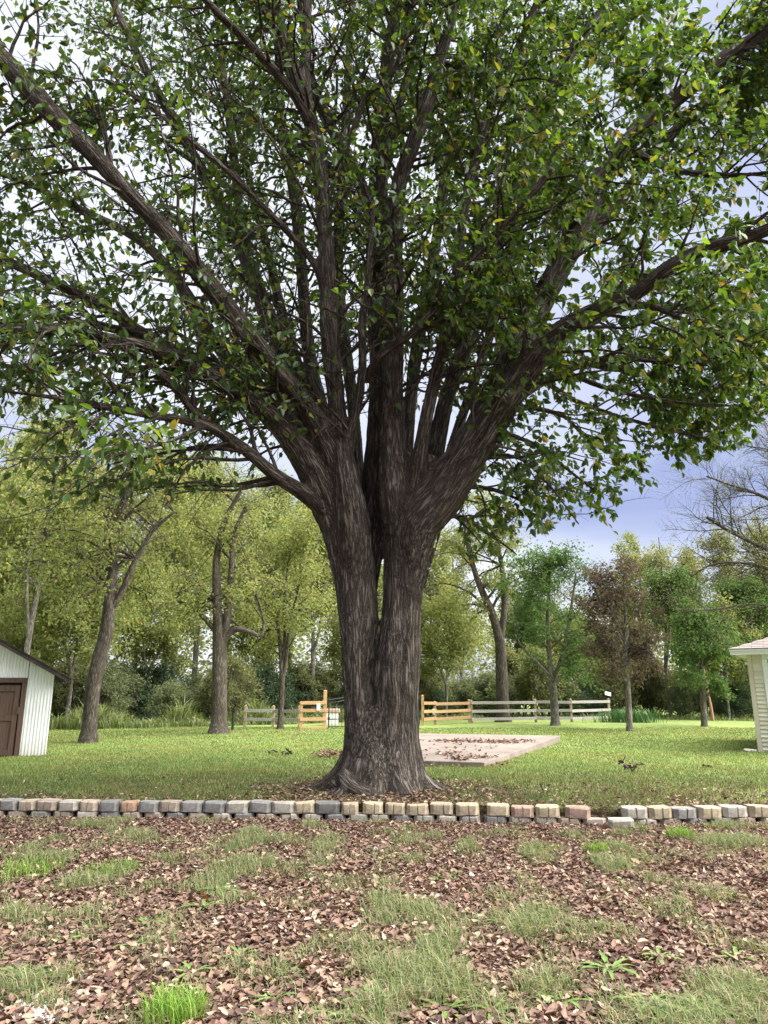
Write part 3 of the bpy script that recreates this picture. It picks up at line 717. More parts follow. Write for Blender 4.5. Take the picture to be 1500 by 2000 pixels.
# ------------------------------------------------------------------ rail fence, gate
M['wood_new'] = simple('new cedar board', (.44, .27, .14), .75, .3, 6, .2, (1, 1, 6))
M['wood_grey'] = simple('weathered grey board', (.34, .32, .30), .85, .25, 6, .3, (.6, .6, 6))
M['wood_post'] = simple('tan post', (.36, .27, .19), .85, .25, 8, .3, (3, 3, .5))
M['iron'] = simple('black iron', (.012, .012, .014), .45, .2, 20, 0, None, .5)
M['white'] = simple('white paint', (.78, .78, .76), .5, .06, 5)
M['sign'] = simple('white plastic sign', (.8, .8, .8), .4, .04, 5)
def gp(px, py): return ground_at(px, py)
def run(fence, off_, pts, rails, mat_r, mat_p, post_h, posts=True, pw=.13):
    off_ = np.array(off_)
    for i, q in enumerate(pts):
        if posts:
            ph = post_h[i] if isinstance(post_h, (list, tuple)) else post_h
            mb = MB().box(-pw / 2, pw / 2, -pw / 2, pw / 2, -.3, ph); mb.add([(-pw / 2 - .012, -pw / 2 - .012, ph), (pw / 2 + .012, -pw / 2 - .012, ph), (pw / 2 + .012, pw / 2 + .012, ph), (-pw / 2 - .012, pw / 2 + .012, ph), (0, 0, ph + .05)], [(0, 1, 4), (1, 2, 4), (2, 3, 4), (3, 0, 4), (3, 2, 1, 0)])
            mb.build('post', mat_p[i] if isinstance(mat_p, list) else mat_p, fence, q - off_)
    for a, c in zip(pts[:-1], pts[1:]):
        t = norm((c - a) * np.array([1, 1, 0])); nrm = np.array([t[1], -t[0], 0])
        for z in rails:
            dz = (rng.random(2) - .5) * .05
            MB().beam(a + np.array([0, 0, z + dz[0]]) + nrm * (pw / 2 + .022) - t * .05 - off_, c + np.array([0, 0, z + dz[1]]) + nrm * (pw / 2 + .022) + t * .045 - off_, .04, .145).build('rail', mat_r, fence, bevel=.006)
    return fence
pr = [gp(850, 1416), gp(917, 1413)]
f1 = tag(empty('board_fence', gp(826, 1417)), 'short fence of fresh orange-brown boards right of the iron gate', 'fence')
run(f1, f1.location, [gp(826, 1417)] + pr, [.30, .66, 1.04], M['wood_new'], [M['wood_new'], M['wood_post'], M['wood_post']], [1.42, 1.12, 1.18])
gr = [gp(917, 1413) + np.array([.12, 0, 0]), gp(1047, 1411), gp(1117, 1411), gp(1191, 1408)]
f2 = tag(empty('board_fence', gr[0]), 'weathered grey three-rail fence ending beside the yucca clump', 'fence')
run(f2, f2.location, gr, [.22, .62, 1.06], M['wood_grey'], M['wood_post'], [1.16, 1.2, 1.22, 1.22], True, .12)
gl = [gp(587, 1424), gp(634, 1424)]
f3 = tag(empty('board_fence', gl[0]), 'four-board panel of fresh orange-brown timber left of the iron gate', 'fence')
run(f3, f3.location, gl, [.04, .42, .80, 1.14], M['wood_new'], M['wood_new'], [1.15, 1.66], True, .14)
gw = [gp(478, 1420), gp(533, 1420), gp(584, 1421)]
f4 = tag(empty('board_fence', gw[0]), 'low grey two-rail fence half hidden in tall weeds', 'fence')
run(f4, f4.location, gw, [.35, .74], M['wood_grey'], M['wood_post'], .95, True, .12)
def panel(px, py, Y, wd, ht, label, name='notice_sign', cat='sign'):
    q = at(px, py, Y)
    o = MB().box(-wd / 2, wd / 2, -.012, .012, -ht / 2, ht / 2).build(name, M['sign'], None, q, bevel=.004); return tag(o, label, cat)
panel(622, 1381, gl[0][1] * .4 + gl[1][1] * .6 - .13, .17, .30, 'small white sign on the fresh board panel by the iron gate')
panel(847, 1390, pr[0][1] - .13, .13, .28, 'small white sign on the post of the fence right of the gate')
# gate: two arched leaves of black bars with a ring of scrollwork
ga, gb = gl[1] + np.array([.16, 0, .0]), gp(826, 1417) - np.array([.16, 0, 0])
gate = tag(empty('iron_gate', ga), 'black wrought-iron driveway gate with arched bars and ring scroll', 'gate')
gt = norm((gb - ga) * np.array([1, 1, 0])); GW = float(np.linalg.norm((gb - ga)[:2]))
def gpt(u, z): return gt * u + np.array([0, 0, z])
def top(u): v = min(u, GW - u) / (GW / 2); return 1.28 + .55 * v ** 1.5
for leaf_ in (0, 1):
    u0, u1 = (0.02, GW / 2 - .03) if leaf_ == 0 else (GW / 2 + .03, GW - .02)
    for u in (u0, u1): MB().beam(gpt(u, .06), gpt(u, top(u)), .05, .05, (0, 1, 0)).build('gate_stile', M['iron'], gate)
    for z in (.10, .42, .98):
        MB().beam(gpt(u0 + .026, z), gpt(u1 - .026, z), .035, .04).build('gate_rail', M['iron'], gate)
    mb = MB()
    for off_ in (0, -.14):
        us = np.linspace(u0, u1, 14); mb.tube([gpt(u, top(u) + off_) for u in us], .022, 6)
    mb.build('top_rail', M['iron'], gate)
    nb = 15
    for i in range(1, nb):
        u = u0 + (u1 - u0) * i / nb
        mid = abs(u - (u0 + u1) / 2) < .36
        MB().beam(gpt(u, .06), gpt(u, .98 if mid and False else top(u) + .09), .018, .018, (0, 1, 0)).build('bar', M['iron'], gate)
    c = (u0 + u1) / 2; mb = MB()
    for r in (.36, .24):
        mb.tube([gpt(c + r * math.cos(a), .80 + r * math.sin(a)) + np.array([0, -.03, 0]) for a in np.linspace(0, 2 * math.pi, 25)], .028, 6)
    mb.tube([gpt(c + (.05 + .022 * a) * math.cos(a), .80 + (.05 + .022 * a) * math.sin(a)) + np.array([0, -.03, 0]) for a in np.linspace(0, 7, 22)], .026, 6)
    mb.build('scroll_ring', M['iron'], gate)
    MB().box(-.05, .05, -.06, .02, -.06, .06).build('hinge', M['iron'], gate, gpt(u0 if leaf_ == 0 else u1, .45))
# pale cabinet and drive beyond the gate
q = gp(648, 1417)
cab = tag(empty('utility_cabinet', q), 'white utility cabinet with pinkish lid seen through the iron gate', 'cabinet')
MB().box(-.32, .32, -.25, .25, 0, .62).build('body', M['white'], cab, bevel=.015)
MB().box(-.37, .37, -.30, .30, .625, .80).build('lid', simple('pink lid', (.55, .38, .32), .6, .15), cab, bevel=.02)
MB().box(-.28, .28, -.262, -.25, .08, .55).build('door', M['sign'], cab)
# solar lamp on the end post
q = gr[-1]
sl = tag(empty('solar_lamp', q + np.array([0, 0, 1.27])), 'small solar light with pale tilted panel on the end fence post', 'lamp')
MB().tube([(0, 0, -.02), (0, 0, .18)], .02, 8).build('stem', M['iron'], sl)
o = MB().box(-.17, .17, -.12, .12, -.012, .012).build('solar_panel', simple('pale glazed panel', (.55, .6, .66), .2, .05, 5, 0, None, .6), sl, (0, -.02, .24)); o.rotation_euler = (.9, .25, 0)
MB().box(-.05, .05, -.04, .05, .14, .20).build('lamp_head', M['white'], sl)
# black post by the middle tree
q = gp(454, 1427)
bp = tag(empty('black_post', q), 'thin black post standing in the lawn edge beside a tree', 'post')
MB().tube([(0, 0, -.2), (0, 0, .78)], .055, 10).build('shaft', M['iron'], bp)
MB().box(-.10, .10, -.08, .08, .781, .86).build('cap', M['iron'], bp, bevel=.01)

# ------------------------------------------------------------------ white shed
pc, pl = ground_at(89, 1476), ground_at(45, 1482)
ux = np.array([-math.cos(.47), -math.sin(.47), 0]); ang = math.atan2(ux[1], ux[0])
# local x runs left along the front from the right corner, local y points to the viewer side (front), z up
shed = tag(empty('garden_shed', pc), 'small white corrugated metal shed with brown wooden door and dark roof', 'shed')
shed.rotation_euler = (0, 0, ang)
b = NB('white painted metal'); c = b.objco(); n1 = b.noise(b.scale(c, (1, 1, .35)), 4, 6, .7); n2 = b.noise(c, 45, 4, .7)
k = b.ramp(n1.outputs[0], [(.28, (.60, .63, .62)), (.5, (.78, .80, .81))]); sp = b.ramp(n2.outputs[0], [(.22, (.55, .5, .45)), (.30, (1, 1, 1))])
sz_ = b.n('ShaderNodeSeparateXYZ'); b.l(c, sz_.inputs[0]); mz = b.n('ShaderNodeMapRange'); mz.inputs['From Min'].default_value = .45; mz.inputs['From Max'].default_value = 0; b.l(sz_.outputs[2], mz.inputs[0])
dn = b.noise(c, 7, 5, .7); dm = b.n('ShaderNodeMath', operation='MULTIPLY'); b.l(mz.outputs[0], dm.inputs[0]); b.l(dn.outputs[0], dm.inputs[1])
b.l(b.mix(dm.outputs[0], b.mix(1.0, k.outputs[0], sp.outputs[0], 'MULTIPLY'), (.33, .29, .22)), b.p.inputs['Base Color']); b.p.inputs['Roughness'].default_value = .55; M['shedwall'] = b.m
M['brown'] = simple('brown painted wood', (.095, .058, .045), .65, .3, 5, .2, (6, 6, .6))
M['rust'] = simple('dark rusty roof metal', (.05, .04, .036), .7, .5, 6, .2)
SW, SD, SH, SP_ = 4.4, 3.4, 2.02, 1.22
def roofz(u): return SH + SP_ * (1 - abs(u - SW / 2) / (SW / 2))
shw = tag(empty('wall', (0, 0, 0)), None); shw.parent = shed
D0, D1, DZ = .62, 2.35, 1.80                                  # door opening
def corr(u0, u1, z0f, z1f, y, name='panel', face=1):
    us = np.arange(u0, u1 + 1e-6, .0135); V = []; F_ = []
    for u in us:
        yy = y + face * .006 * math.sin(u / .0762 * 2 * math.pi)
        V += [(u, yy, z0f(u)), (u, yy, z1f(u))]
    for i in range(len(us) - 1): F_.append((2 * i, 2 * i + 2, 2 * i + 3, 2 * i + 1))
    mb = MB().add(V, F_); return mb.build(name, M['shedwall'], shw, smooth=True)
corr(0, D0 - .004, lambda u: -.05, roofz, 0)
corr(D1 + .004, SW, lambda u: -.05, roofz, 0)
corr(D0 + .004, D1 - .004, lambda u: DZ, roofz, 0)
for (xa, yy0) in ((0, 0), (SW, 0)):
    us = np.arange(0, SD, .02)
    V = []; F_ = []
    for u in us:
        w_ = .006 * math.sin(u / .0762 * 2 * math.pi); V += [(xa + w_, -u * 1, -.05), (xa + w_, -u, SH)]
    V = [(v[0], v[1], v[2]) for v in V]
    for i in range(len(us) - 1): F_.append((2 * i, 2 * i + 2, 2 * i + 3, 2 * i + 1))
    MB().add(V, F_).build('panel', M['shedwall'], shw, smooth=True)
V = [(u, -SD + .02, z) for u in (0, SW / 2, SW) for z in (-.05, roofz(u) if u == SW / 2 else SH)]
MB().add(V, [(0, 2, 3, 1), (2, 4, 5, 3)]).build('panel', M['shedwall'], shw)
# frame and door (front is local +y)
fr = MB(); 
for (a, c_) in ((D0, D0 + .11), (D1 - .11, D1)): MB().box(a, c_, -.02, .05, -.02, DZ).build('door_jamb', M['brown'], shed, bevel=.005)
MB().box(D0, D1, -.02, .053, DZ + .002, DZ + .12).build('door_header', M['brown'], shed, bevel=.005)
dr = tag(empty('door', (0, 0, 0))); dr.parent = shed
da, dc, dz = D0 + .135, D1 - .12, DZ - .07
nP = 7
for i in range(nP):
    a = da + (dc - da) * i / nP; c_ = da + (dc - da) * (i + 1) / nP
    MB().box(a + .003, c_ - .003, -.03, -.006, .03, dz).build('plank', M['brown'], dr)
for (za, zb_) in ((.04, .17), (.86, 1.0), (dz - .15, dz)): MB().box(da + .12, dc - .12, -.005, .022, za, zb_).build('batten', M['brown'], dr, bevel=.004)
for (a, c_) in ((da, da + .12), (dc - .12, dc)): MB().box(a, c_, -.005, .024, .03, dz).build('stile', M['brown'], dr, bevel=.004)
MB().box(da - .035, da + .03, .024, .05, 1.02, 1.2).build('latch', M['brown'], dr, bevel=.005)
# black sheet standing in for the unlit interior behind the cracks
MB().box(D0 + .01, D1 - .01, -.30, -.24, 0, DZ).build('dark_interior_sheet', M['iron'], shed)
# roof: dark sheets on rafters
rf = tag(empty('roof', (0, 0, 0))); rf.parent = shed
sl_ = SP_ / (SW / 2)
for side in (0, 1):
    def pu(u, z): return (u, z) if side == 0 else (SW - u, z)
    for k in range(5):
        y0 = .42 - k * (SD + .8) / 5; y1 = y0 - (SD + .8) / 5 - .03; dzz = .012 * (k % 2)
        V = []
        for y in (y0, y1):
            for u in (-.42, SW / 2 + .01):
                for h_ in (0, .018):
                    a, z = pu(u, SH + sl_ * u + .085 + h_ + dzz); V.append((a, y, z))
        MB().add(V, [(0, 2, 3, 1), (4, 5, 7, 6), (0, 1, 5, 4), (2, 6, 7, 3), (1, 3, 7, 5), (0, 4, 6, 2)]).build('roof_sheet', M['rust'], rf)
    for y in (.36, .02, -1.2, -2.4, -SD):
        a = pu(-.36, SH + sl_ * -.36 + .03); c_ = pu(SW / 2, SH + sl_ * SW / 2 + .03)
        MB().beam((a[0], y, a[1]), (c_[0], y, c_[1]), .045, .10).build('rafter', M['rust'], rf)

# ------------------------------------------------------------------ cream garage
gc = ground_at(1481, 1468)
M['siding'] = simple('cream vinyl siding', (.66, .62, .52), .5, .05, 2, .0, None, .35)
M['trim'] = simple('cream corner trim', (.60, .54, .44), .5, .06, 3)
M['whitetrim'] = simple('white trim', (.74, .76, .77), .45, .04, 4)
M['shingle'] = simple('grey-brown shingle', (.23, .195, .185), .9, .3, 30, .4)
M['dark'] = simple('dark doorway', (.01, .01, .012), .6, .1)  # near-black colour puts the shade of the opening into the panel
M['foot'] = simple('rough footing', (.62, .58, .52), .9, .2, 10, .5)
gar = tag(empty('cream_garage', gc), 'cream vinyl-sided garage corner with white eave and dark doorway', 'garage')
gar.rotation_euler = (0, 0, math.radians(-32))
GH, GWD = 2.66, 7.0
gwl = tag(empty('wall', (0, 0, 0))); gwl.parent = gar
nC = 23; ch = (GH - .04) / nC
V = []
sbm = {}
def siding_board(x0, x1, z, side):
    if side == 0:   # front, facing the viewer (-y)
        V = [(x0, -.004, z + ch + .012), (x1, -.004, z + ch + .012), (x0, -.040, z + .014), (x1, -.040, z + .014), (x0, -.036, z), (x1, -.036, z), (x0, .0, z), (x1, .0, z)]
    else:
        V = [(-.004, x0, z + ch + .012), (-.004, x1, z + ch + .012), (-.024, x0, z + .012), (-.024, x1, z + .012), (-.022, x0, z), (-.022, x1, z), (.0, x0, z), (0., x1, z)]
    return MB().add(V, [(0, 2, 3, 1), (2, 4, 5, 3), (4, 6, 7, 5)])
for i in range(nC):
    z = .04 + i * ch
    siding_board(.125, .375, z, 0).build('siding_board', M['siding'], gwl)
    siding_board(2.95, GWD, z, 0).build('siding_board', M['siding'], gwl)
    siding_board(.125, 6, z, 1).build('siding_board', M['siding'], gwl)
MB().box(.0, .12, -.048, .12, -.02, GH).build('corner_trim', M['trim'], gar, bevel=.006)
MB().box(.38, .52, -.06, .10, -.02, GH - .14).build('door_trim', M['whitetrim'], gar, bevel=.006)
MB().box(2.80, 2.94, -.05, .10, -.02, GH - .14).build('door_trim', M['whitetrim'], gar, bevel=.006)
MB().box(.38, 2.94, -.052, .10, GH - .139, GH).build('door_head', M['whitetrim'], gar, bevel=.006)
MB().box(.04, GWD, .06, .1, .0, GH + .05).box(.06, .1, .1, 6, 0, GH + .05).build('wall_core', M['trim'], gar)
MB().box(.52, 2.80, .02, .058, .0, GH - .14).build('doorway', M['dark'], gar)  # flat black panel stands in for the unlit garage interior
MB().box(-.06, .44, -.10, .2, -.12, .035, .03, rng).build('footing', M['foot'], gar, bevel=.015)
MB().box(-.36, -.02, -.14, .1, -.12, .07, .06, rng).build('footing_stone', M['foot'], gar, bevel=.03)
MB().box(-.33, GWD + .3, -.36, 6.3, GH + .002, GH + .02).build('soffit', M['whitetrim'], gar)
MB().box(-.36, GWD + .3, -.385, -.362, GH - .01, GH + .13).build('fascia', M['whitetrim'], gar)
MB().box(-.385, -.362, -.385, 6.3, GH - .01, GH + .13).build('fascia', M['whitetrim'], gar)
MB().box(-.40, GWD + .3, -.42, -.386, GH + .09, GH + .15).build('gutter_lip', M['whitetrim'], gar, bevel=.008)
# hip roof of overlapping shingles
roof = tag(empty('roof', (0, 0, 0))); roof.parent = gar
RS = .36                                                      # rise per metre run
ez = GH + .155
deck = MB().add([(-.42, -.43, ez - .006), (GWD + .3, -.43, ez - .006), (3.3, 3.3, ez - .006 + RS * 3.7), (GWD - 2.7, 3.3, ez - .006 + RS * 3.7), (-.42, 6.3, ez - .006), (GWD + .3, 6.3, ez - .006)], [(0, 1, 3, 2), (0, 2, 4), (2, 3, 5, 4), (1, 5, 3)])
deck.build('roof_deck', M['shingle'], roof)
row = 0; d = 0.0
while d < 3.5:
    x = -.42 + d - .0 + (row % 2) * -.15
    while x < min(GWD - d, 3.6):
        x0 = max(x, -.42 + d); x1 = min(x + .30, GWD)
        if x1 > x0 + .03:
            z = ez + RS * d; up_ = .17
            V = [(x0 + .004, -.43 + d, z + .014), (x1 - .004, -.43 + d, z + .014), (max(x0, -.42 + d + up_), -.43 + d + up_, z + RS * up_ + .004), (x1 - .004, -.43 + d + up_, z + RS * up_ + .004),
                 (x0 + .004, -.43 + d, z + .002), (x1 - .004, -.43 + d, z + .002)]
            if V[2][0] < x1 - .01: MB().add(V, [(0, 1, 3, 2), (4, 5, 1, 0)]).build('shingle', M['shingle'], roof)
        x += .30
    d += .145; row += 1

# ------------------------------------------------------------------ the smaller trees of the yard and the wood behind
rng = np.random.default_rng(23)
PAL_Y = ([(.24, .28, .11), (.30, .33, .125), (.175, .22, .09), (.38, .33, .125)], [4, 4, 3, .7])
PAL_G = ([(.075, .145, .05), (.105, .185, .06), (.145, .22, .07)], [4, 4, 2])
PAL_O = ([(.19, .215, .10), (.24, .255, .12), (.14, .17, .085), (.31, .275, .15)], [4, 3, 3, 1])
PAL_P = ([(.09, .066, .062), (.125, .088, .078), (.175, .13, .108), (.10, .13, .06)], [4, 4, 2, 1.6])
PAL_S = ([(.17, .21, .12), (.21, .25, .14), (.12, .16, .09), (.27, .28, .15)], [4, 4, 3, 1.5])
PAL_B = ([(.09, .14, .085), (.12, .175, .10), (.07, .105, .065)], [4, 3, 3])
def crown_tree(root, base, trunks, centre, rad, nb, n2, nl, lsize, pal, bark, seed, leaf_part='crown', bend=-.03, tk=.45, l2=(.5, 1.0), shell=.35, flat=.5, arch=.16, free=None):
    """trunks: list of x y z r rows (world); branches reach for points spread through an ellipsoid"""
    lr = np.random.default_rng(seed); off_ = np.asarray(base); wood = Wood()
    TP = np.stack([resample(t, 20) for t in trunks]); wood.add(TP[:, :, :3], TP[:, :, 3], 10)
    tr = Wood(); tr.add(TP[:, :, :3], TP[:, :, 3], 10)
    # targets
    d = norm(lr.normal(size=(nb, 3))); d[:, 2] = np.where(d[:, 2] < -.8, -d[:, 2], d[:, 2])
    tg = np.asarray(centre) + d * np.asarray(rad) * (shell + (1 - shell) * lr.random((nb, 1)) ** .5)
    k = lr.integers(0, len(TP), nb)
    zt = tg[:, 2] - .55 * np.linalg.norm(tg[:, :2] - np.asarray(centre)[:2], axis=1) - .2 * lr.random(nb)
    st = np.empty((nb, 3)); r0 = np.empty(nb)
    for i in range(nb):
        col_ = TP[k[i]]; j = int(np.clip(np.searchsorted(col_[:, 2], zt[i]), int(20 * tk), 19)); st[i] = col_[j, :3]; r0[i] = col_[j, 3]
    K = 8; t = np.linspace(0, 1, K)[None, :, None]
    arc = np.zeros((nb, K, 3)); arc[..., 2] = (np.sin(t[..., 0] * math.pi) * arch * np.linalg.norm(tg - st, axis=1)[:, None])
    P1 = st[:, None] + (tg - st)[:, None] * t + arc + np.cumsum(lr.normal(size=(nb, K, 3)) * .035, 1) * np.sqrt(t) * np.mean(rad) * .6
    P1[:, 0] = st
    R1 = np.clip(r0 * .42, .008, .09)[:, None] * np.linspace(1, .22, K)[None]
    if free:                                                 # branches leave the limbs where they will
        q1, e1, s1, _, _ = spawn(lr, TP[1:, :, :3], TP[1:, :, 3], free[0], .12, 1.0, .9, .8, .25)
        P1 = grow(lr, q1, e1, free[1] + (free[2] - free[1]) * lr.random(len(q1)), 8, .16, (0, 0, .05)); R1 = np.clip(s1 * .4, .012, .03)[:, None] * np.linspace(1, .25, 8)[None]
    tr.add(P1, R1, 5)
    b2, d2, r2, _, _ = spawn(lr, P1, R1, n2, .25, 1.0, 1.0, .7, .05)
    P2 = grow(lr, b2, d2, l2[0] + (l2[1] - l2[0]) * lr.random(len(b2)), 4, .2, (0, 0, bend))
    R2 = np.clip(r2 * .5, .004, .014)[:, None] * np.linspace(1, .4, 4)[None]
    tr.add(P2, R2, 3)
    me = tr.mesh('trunk'); me.transform(Matrix.Translation(-Vector(off_))); link('trunk', me, bark, root)
    if nl:
        b3, d3, _, _, _ = spawn(lr, P2, R2, nl, .0, 1.08, 1.0, .5, -.15)
        b3 = b3 + lr.normal(size=b3.shape) * lsize * .9
        b3[:, 2] = np.maximum(b3[:, 2], off_[2] + .03)
        sz = lsize * (.7 + .6 * lr.random(len(b3)))
        V, Fq, per = leaf_batch(lr, b3, d3, sz, .55, .3, .2, quad=True, flat=flat)
        tn = tints(lr, len(b3), *pal, var=.25)
        me = mesh_np(leaf_part, V - off_, [Fq], False, {'tint': ('FLOAT_COLOR', np.repeat(tn, per, 0))})
        tag(link(leaf_part, me, M['leaf_far'], root), kind='stuff')
        return len(b3)
    return 0
def tchain(rows, Y, dd=None):
    o = []
    for i, (x, y, wd) in enumerate(rows):
        q = at(x, y, Y + (dd[i] if dd else 0)); o.append([*q, wd / 2 * m_per_px(q)])
    return np.array(o)
def flare(c):
    """widen the foot and sink it a little"""
    c = c.copy(); f = c[0].copy(); f[2] -= .12; f[3] *= 1.35
    return np.vstack([f, c])
def yard_tree(name, label, foot, rows_list, crown, nb, n2, nl, ls, pal, bark, seed, cat='tree', **kw):
    g = ground_at(*foot); Y = g[1]
    tr = [tchain(r, Y) for r in rows_list]; tr[0][0, :3] = [tr[0][0, 0], Y, g[2]]; tr[0] = flare(tr[0])
    root = tag(empty(name, g), label, cat)
    (cx, cy, rx, ry, dd) = crown; c = at(cx, cy, Y + dd); m = m_per_px(c)
    return crown_tree(root, g, tr, c, (rx * m, rx * m * .85, ry * m), nb, n2, nl, ls, pal, bark, seed, **kw)
tot = 0
tot += yard_tree('leaning_tree', 'dark-trunked tree leaning right near the white shed', (172, 1451), [
    [(172,1451,32),(176,1400,28),(181,1350,28),(190,1300,28),(204,1250,26),(212,1200,24),(218,1140,20),(222,1080,17),(234,1000,14),(268,920,10),(300,860,6)],
    [(216,1190,14),(236,1160,13),(262,1100,11),(296,1040,8),(340,1000,5)]], (200, 1050, 195, 225, .5), 40, 11, 30, .12, PAL_Y, M['bark_mid'], 31, tk=.45)
tot += yard_tree('straight_tree', 'straight dark-trunked tree with a low crooked branch and yellow-green leaves', (427, 1433), [
    [(427,1433,36),(428,1390,30),(429,1320,29),(429,1265,28),(426,1210,20),(423,1150,17),(424,1080,13),(440,1015,10),(470,960,7)],
    [(428,1262,17),(445,1240,15),(462,1229,12),(488,1234,10),(510,1242,7),(516,1215,5)],
    [(428,1240,13),(412,1222,11),(392,1200,9),(362,1180,7),(340,1172,4)],
    [(436,1250,17),(446,1190,14),(452,1120,12),(456,1050,9),(480,990,6)]], (440, 1075, 150, 205, .5), 36, 11, 28, .12, PAL_Y, M['bark_mid'], 32, tk=.5)
tot += yard_tree('young_tree', 'slim young tree with forked stems and bright yellow-green crown by the fence', (547, 1424), [
    [(547,1424,13),(549,1380,11),(551,1330,10),(548,1270,8),(540,1200,5),(530,1130,3)],
    [(551,1335,9),(558,1290,8),(566,1230,6),(580,1160,4)],
    [(550,1330,7),(556,1260,6),(556,1180,5),(562,1100,3)]], (565, 1150, 115, 200, .3), 34, 11, 27, .13, PAL_Y, M['bark_mid'], 33, tk=.35, l2=(.5, 1.1))
tot += yard_tree('crooked_tree', 'tall crooked tree with thick grey trunk behind the grey fence', (983, 1410), [
    [(983,1410,28),(981,1360,25),(979,1300,23),(976,1250,20),(962,1200,16),(946,1165,14),(930,1125,11),(915,1070,8),(905,1010,5)],
    [(977,1250,15),(985,1190,12),(982,1120,10),(970,1040,7),(985,980,4)]], (925, 1105, 130, 170, 1), 32, 11, 32, .14, PAL_Y, M['bark_mid'], 34, tk=.5)
tot += yard_tree('green_maple', 'fresh green young maple with forked trunk beside the grey fence', (1085, 1417), [
    [(1085,1417,18),(1082,1370,15),(1078,1325,14),(1073,1280,10),(1070,1200,7),(1075,1110,4)],
    [(1079,1330,10),(1095,1290,8),(1112,1210,6),(1125,1120,3)],
    [(1078,1325,8),(1050,1295,6),(1025,1270,4),(1005,1240,3)]], (1083, 1195, 112, 150, 0), 34, 11, 34, .14, PAL_G, M['bark_pale'], 35, tk=.28, l2=(.5, 1.3))
tot += yard_tree('purple_maple', 'small maple with dark purple-bronze leaves on the lawn', (1230, 1428), [
    [(1230,1428,13),(1228,1380,11.5),(1225,1330,10.5),(1222,1280,9),(1222,1220,6),(1218,1130,3)]], (1220, 1232, 112, 132, 0), 36, 11, 32, .125, PAL_P, M['bark_pale'], 36, tk=.22, l2=(.4, 1.1))
tot += yard_tree('green_maple', 'small rounded green maple near the cream garage', (1376, 1419), [
    [(1376,1419,13),(1374,1380,11),(1372,1340,10),(1370,1290,7),(1368,1220,4)]], (1364, 1270, 76, 95, 0), 30, 12, 30, .13, PAL_G, M['bark_pale'], 37, tk=.2, l2=(.4, .85))
# nearly leafless tree reaching in from the right
g = ground_at(1640, 1424); Y = 31.0
g = np.array([at(1640, 1400, Y)[0], Y, float(lawn_z(at(1640, 1400, Y)[0], Y))])
root = tag(empty('bare_tree', g), 'nearly bare grey tree reaching in above the cream garage', 'tree')
mp = m_per_px(at(1600, 1100, Y))
trk = [np.vstack([[g[0], g[1], g[2] - .1, .36], tchain([(1640,1380,34),(1630,1250,30),(1600,1150,26),(1590,1000,20),(1600,880,12)], Y)]),
       tchain([(1600,1150,14),(1540,1095,11),(1480,1065,8),(1420,1035,6),(1380,1010,6)], Y),
       tchain([(1610,1180,12),(1560,1140,8),(1480,1105,6),(1400,1100,4),(1350,1125,4)], Y),
       tchain([(1620,1230,9),(1550,1195,6),(1470,1180,4),(1400,1190,3),(1330,1195,3)], Y),
       tchain([(1598,1060,13),(1540,1000,9),(1480,965,6),(1420,945,4),(1380,930,3)], Y), tchain([(1595,1010,14),(1560,940,11),(1530,890,7),(1500,860,3)], Y)]
tot += crown_tree(root, g, trk, at(1470, 1030, Y), (165 * mp, 120 * mp, 135 * mp), 95, 26, 2, .075, PAL_O, M['bark_mid'], 41, tk=.35, l2=(.5, 1.3), bend=.06, free=(20, 1.0, 3.0))
# splintered trunk among the undergrowth
q = ground_at(1393, 1408)
M['splinter'] = simple('raw splintered wood', (.36, .20, .13), .8, .35, 5, .4, (4, 4, .5))
br = tag(empty('broken_trunk', q), 'splintered reddish broken trunk standing behind the small green maple', 'dead tree')
m = m_per_px(q)
MB().tube([(0, 0, -.2), (-.02, 0, 16 * m), (-.05, 0, 34 * m), (-.09, .02, 52 * m)], [.085, .08, .07, .04], 7).build('lower_stub', M['splinter'], br)
MB().tube([(-.09, .03, 52 * m), (-.14, .03, 66 * m), (-.20, .05, 92 * m), (-.30, .05, 112 * m), (-.34, .05, 126 * m)], [.04, .07, .08, .07, .02], 7).build('upper_splinter', M['splinter'], br)

# wood behind: five kinds, each tree an object of its own that shares its kind's meshes
kinds = []
def proto(kind, h, r, pal, nb, n2, nl, ls, seed, label, group, trunk_r=.11, bark='bark_pale', lean=.3, low=.35):
    lr = np.random.default_rng(seed); base = np.zeros(3)
    root = empty(kind, base); tag(root, label, 'tree', group)
    t0 = np.array([[0, 0, -.3, trunk_r * 1.2], [lr.normal() * .1, 0, h * .25, trunk_r], [lr.normal() * lean, lr.normal() * lean, h * .55, trunk_r * .7], [lr.normal() * lean * 1.5, lr.normal() * lean, h * .98, trunk_r * .2]])
    t1 = np.array([[*t0[1, :3], trunk_r * .7], [t0[1, 0] + .5, .2, h * .45, trunk_r * .5], [t0[1, 0] + 1.0, .4, h * .85, trunk_r * .15]])
    n = crown_tree(root, base, [t0, t1], (0, 0, h * (.5 + low * .5)), (r, r, h * (1 - low) * .55), nb, n2, nl, ls, pal, M[bark], seed, tk=.3, l2=(.5, 1.2))
    kinds.append(root); return n
WG = 'trees of the wood behind the yard'
tot += proto('woodland_tree', 12.5, 2.9, PAL_Y, 38, 10, 27, .19, 51, 'slender yellow-green woodland tree beyond the lawn', WG)
tot += proto('woodland_tree', 14.0, 2.9, PAL_O, 38, 10, 24, .19, 52, 'tall thin olive-leaved woodland tree beyond the lawn', WG, .14)
tot += proto('woodland_tree', 10.0, 2.6, PAL_G, 38, 11, 32, .18, 53, 'mid-green bushy woodland tree beyond the lawn', WG)
tot += proto('woodland_tree', 13.0, 2.4, PAL_O, 30, 9, 18, .17, 54, 'sparse half-bare woodland tree beyond the lawn', WG, .12)
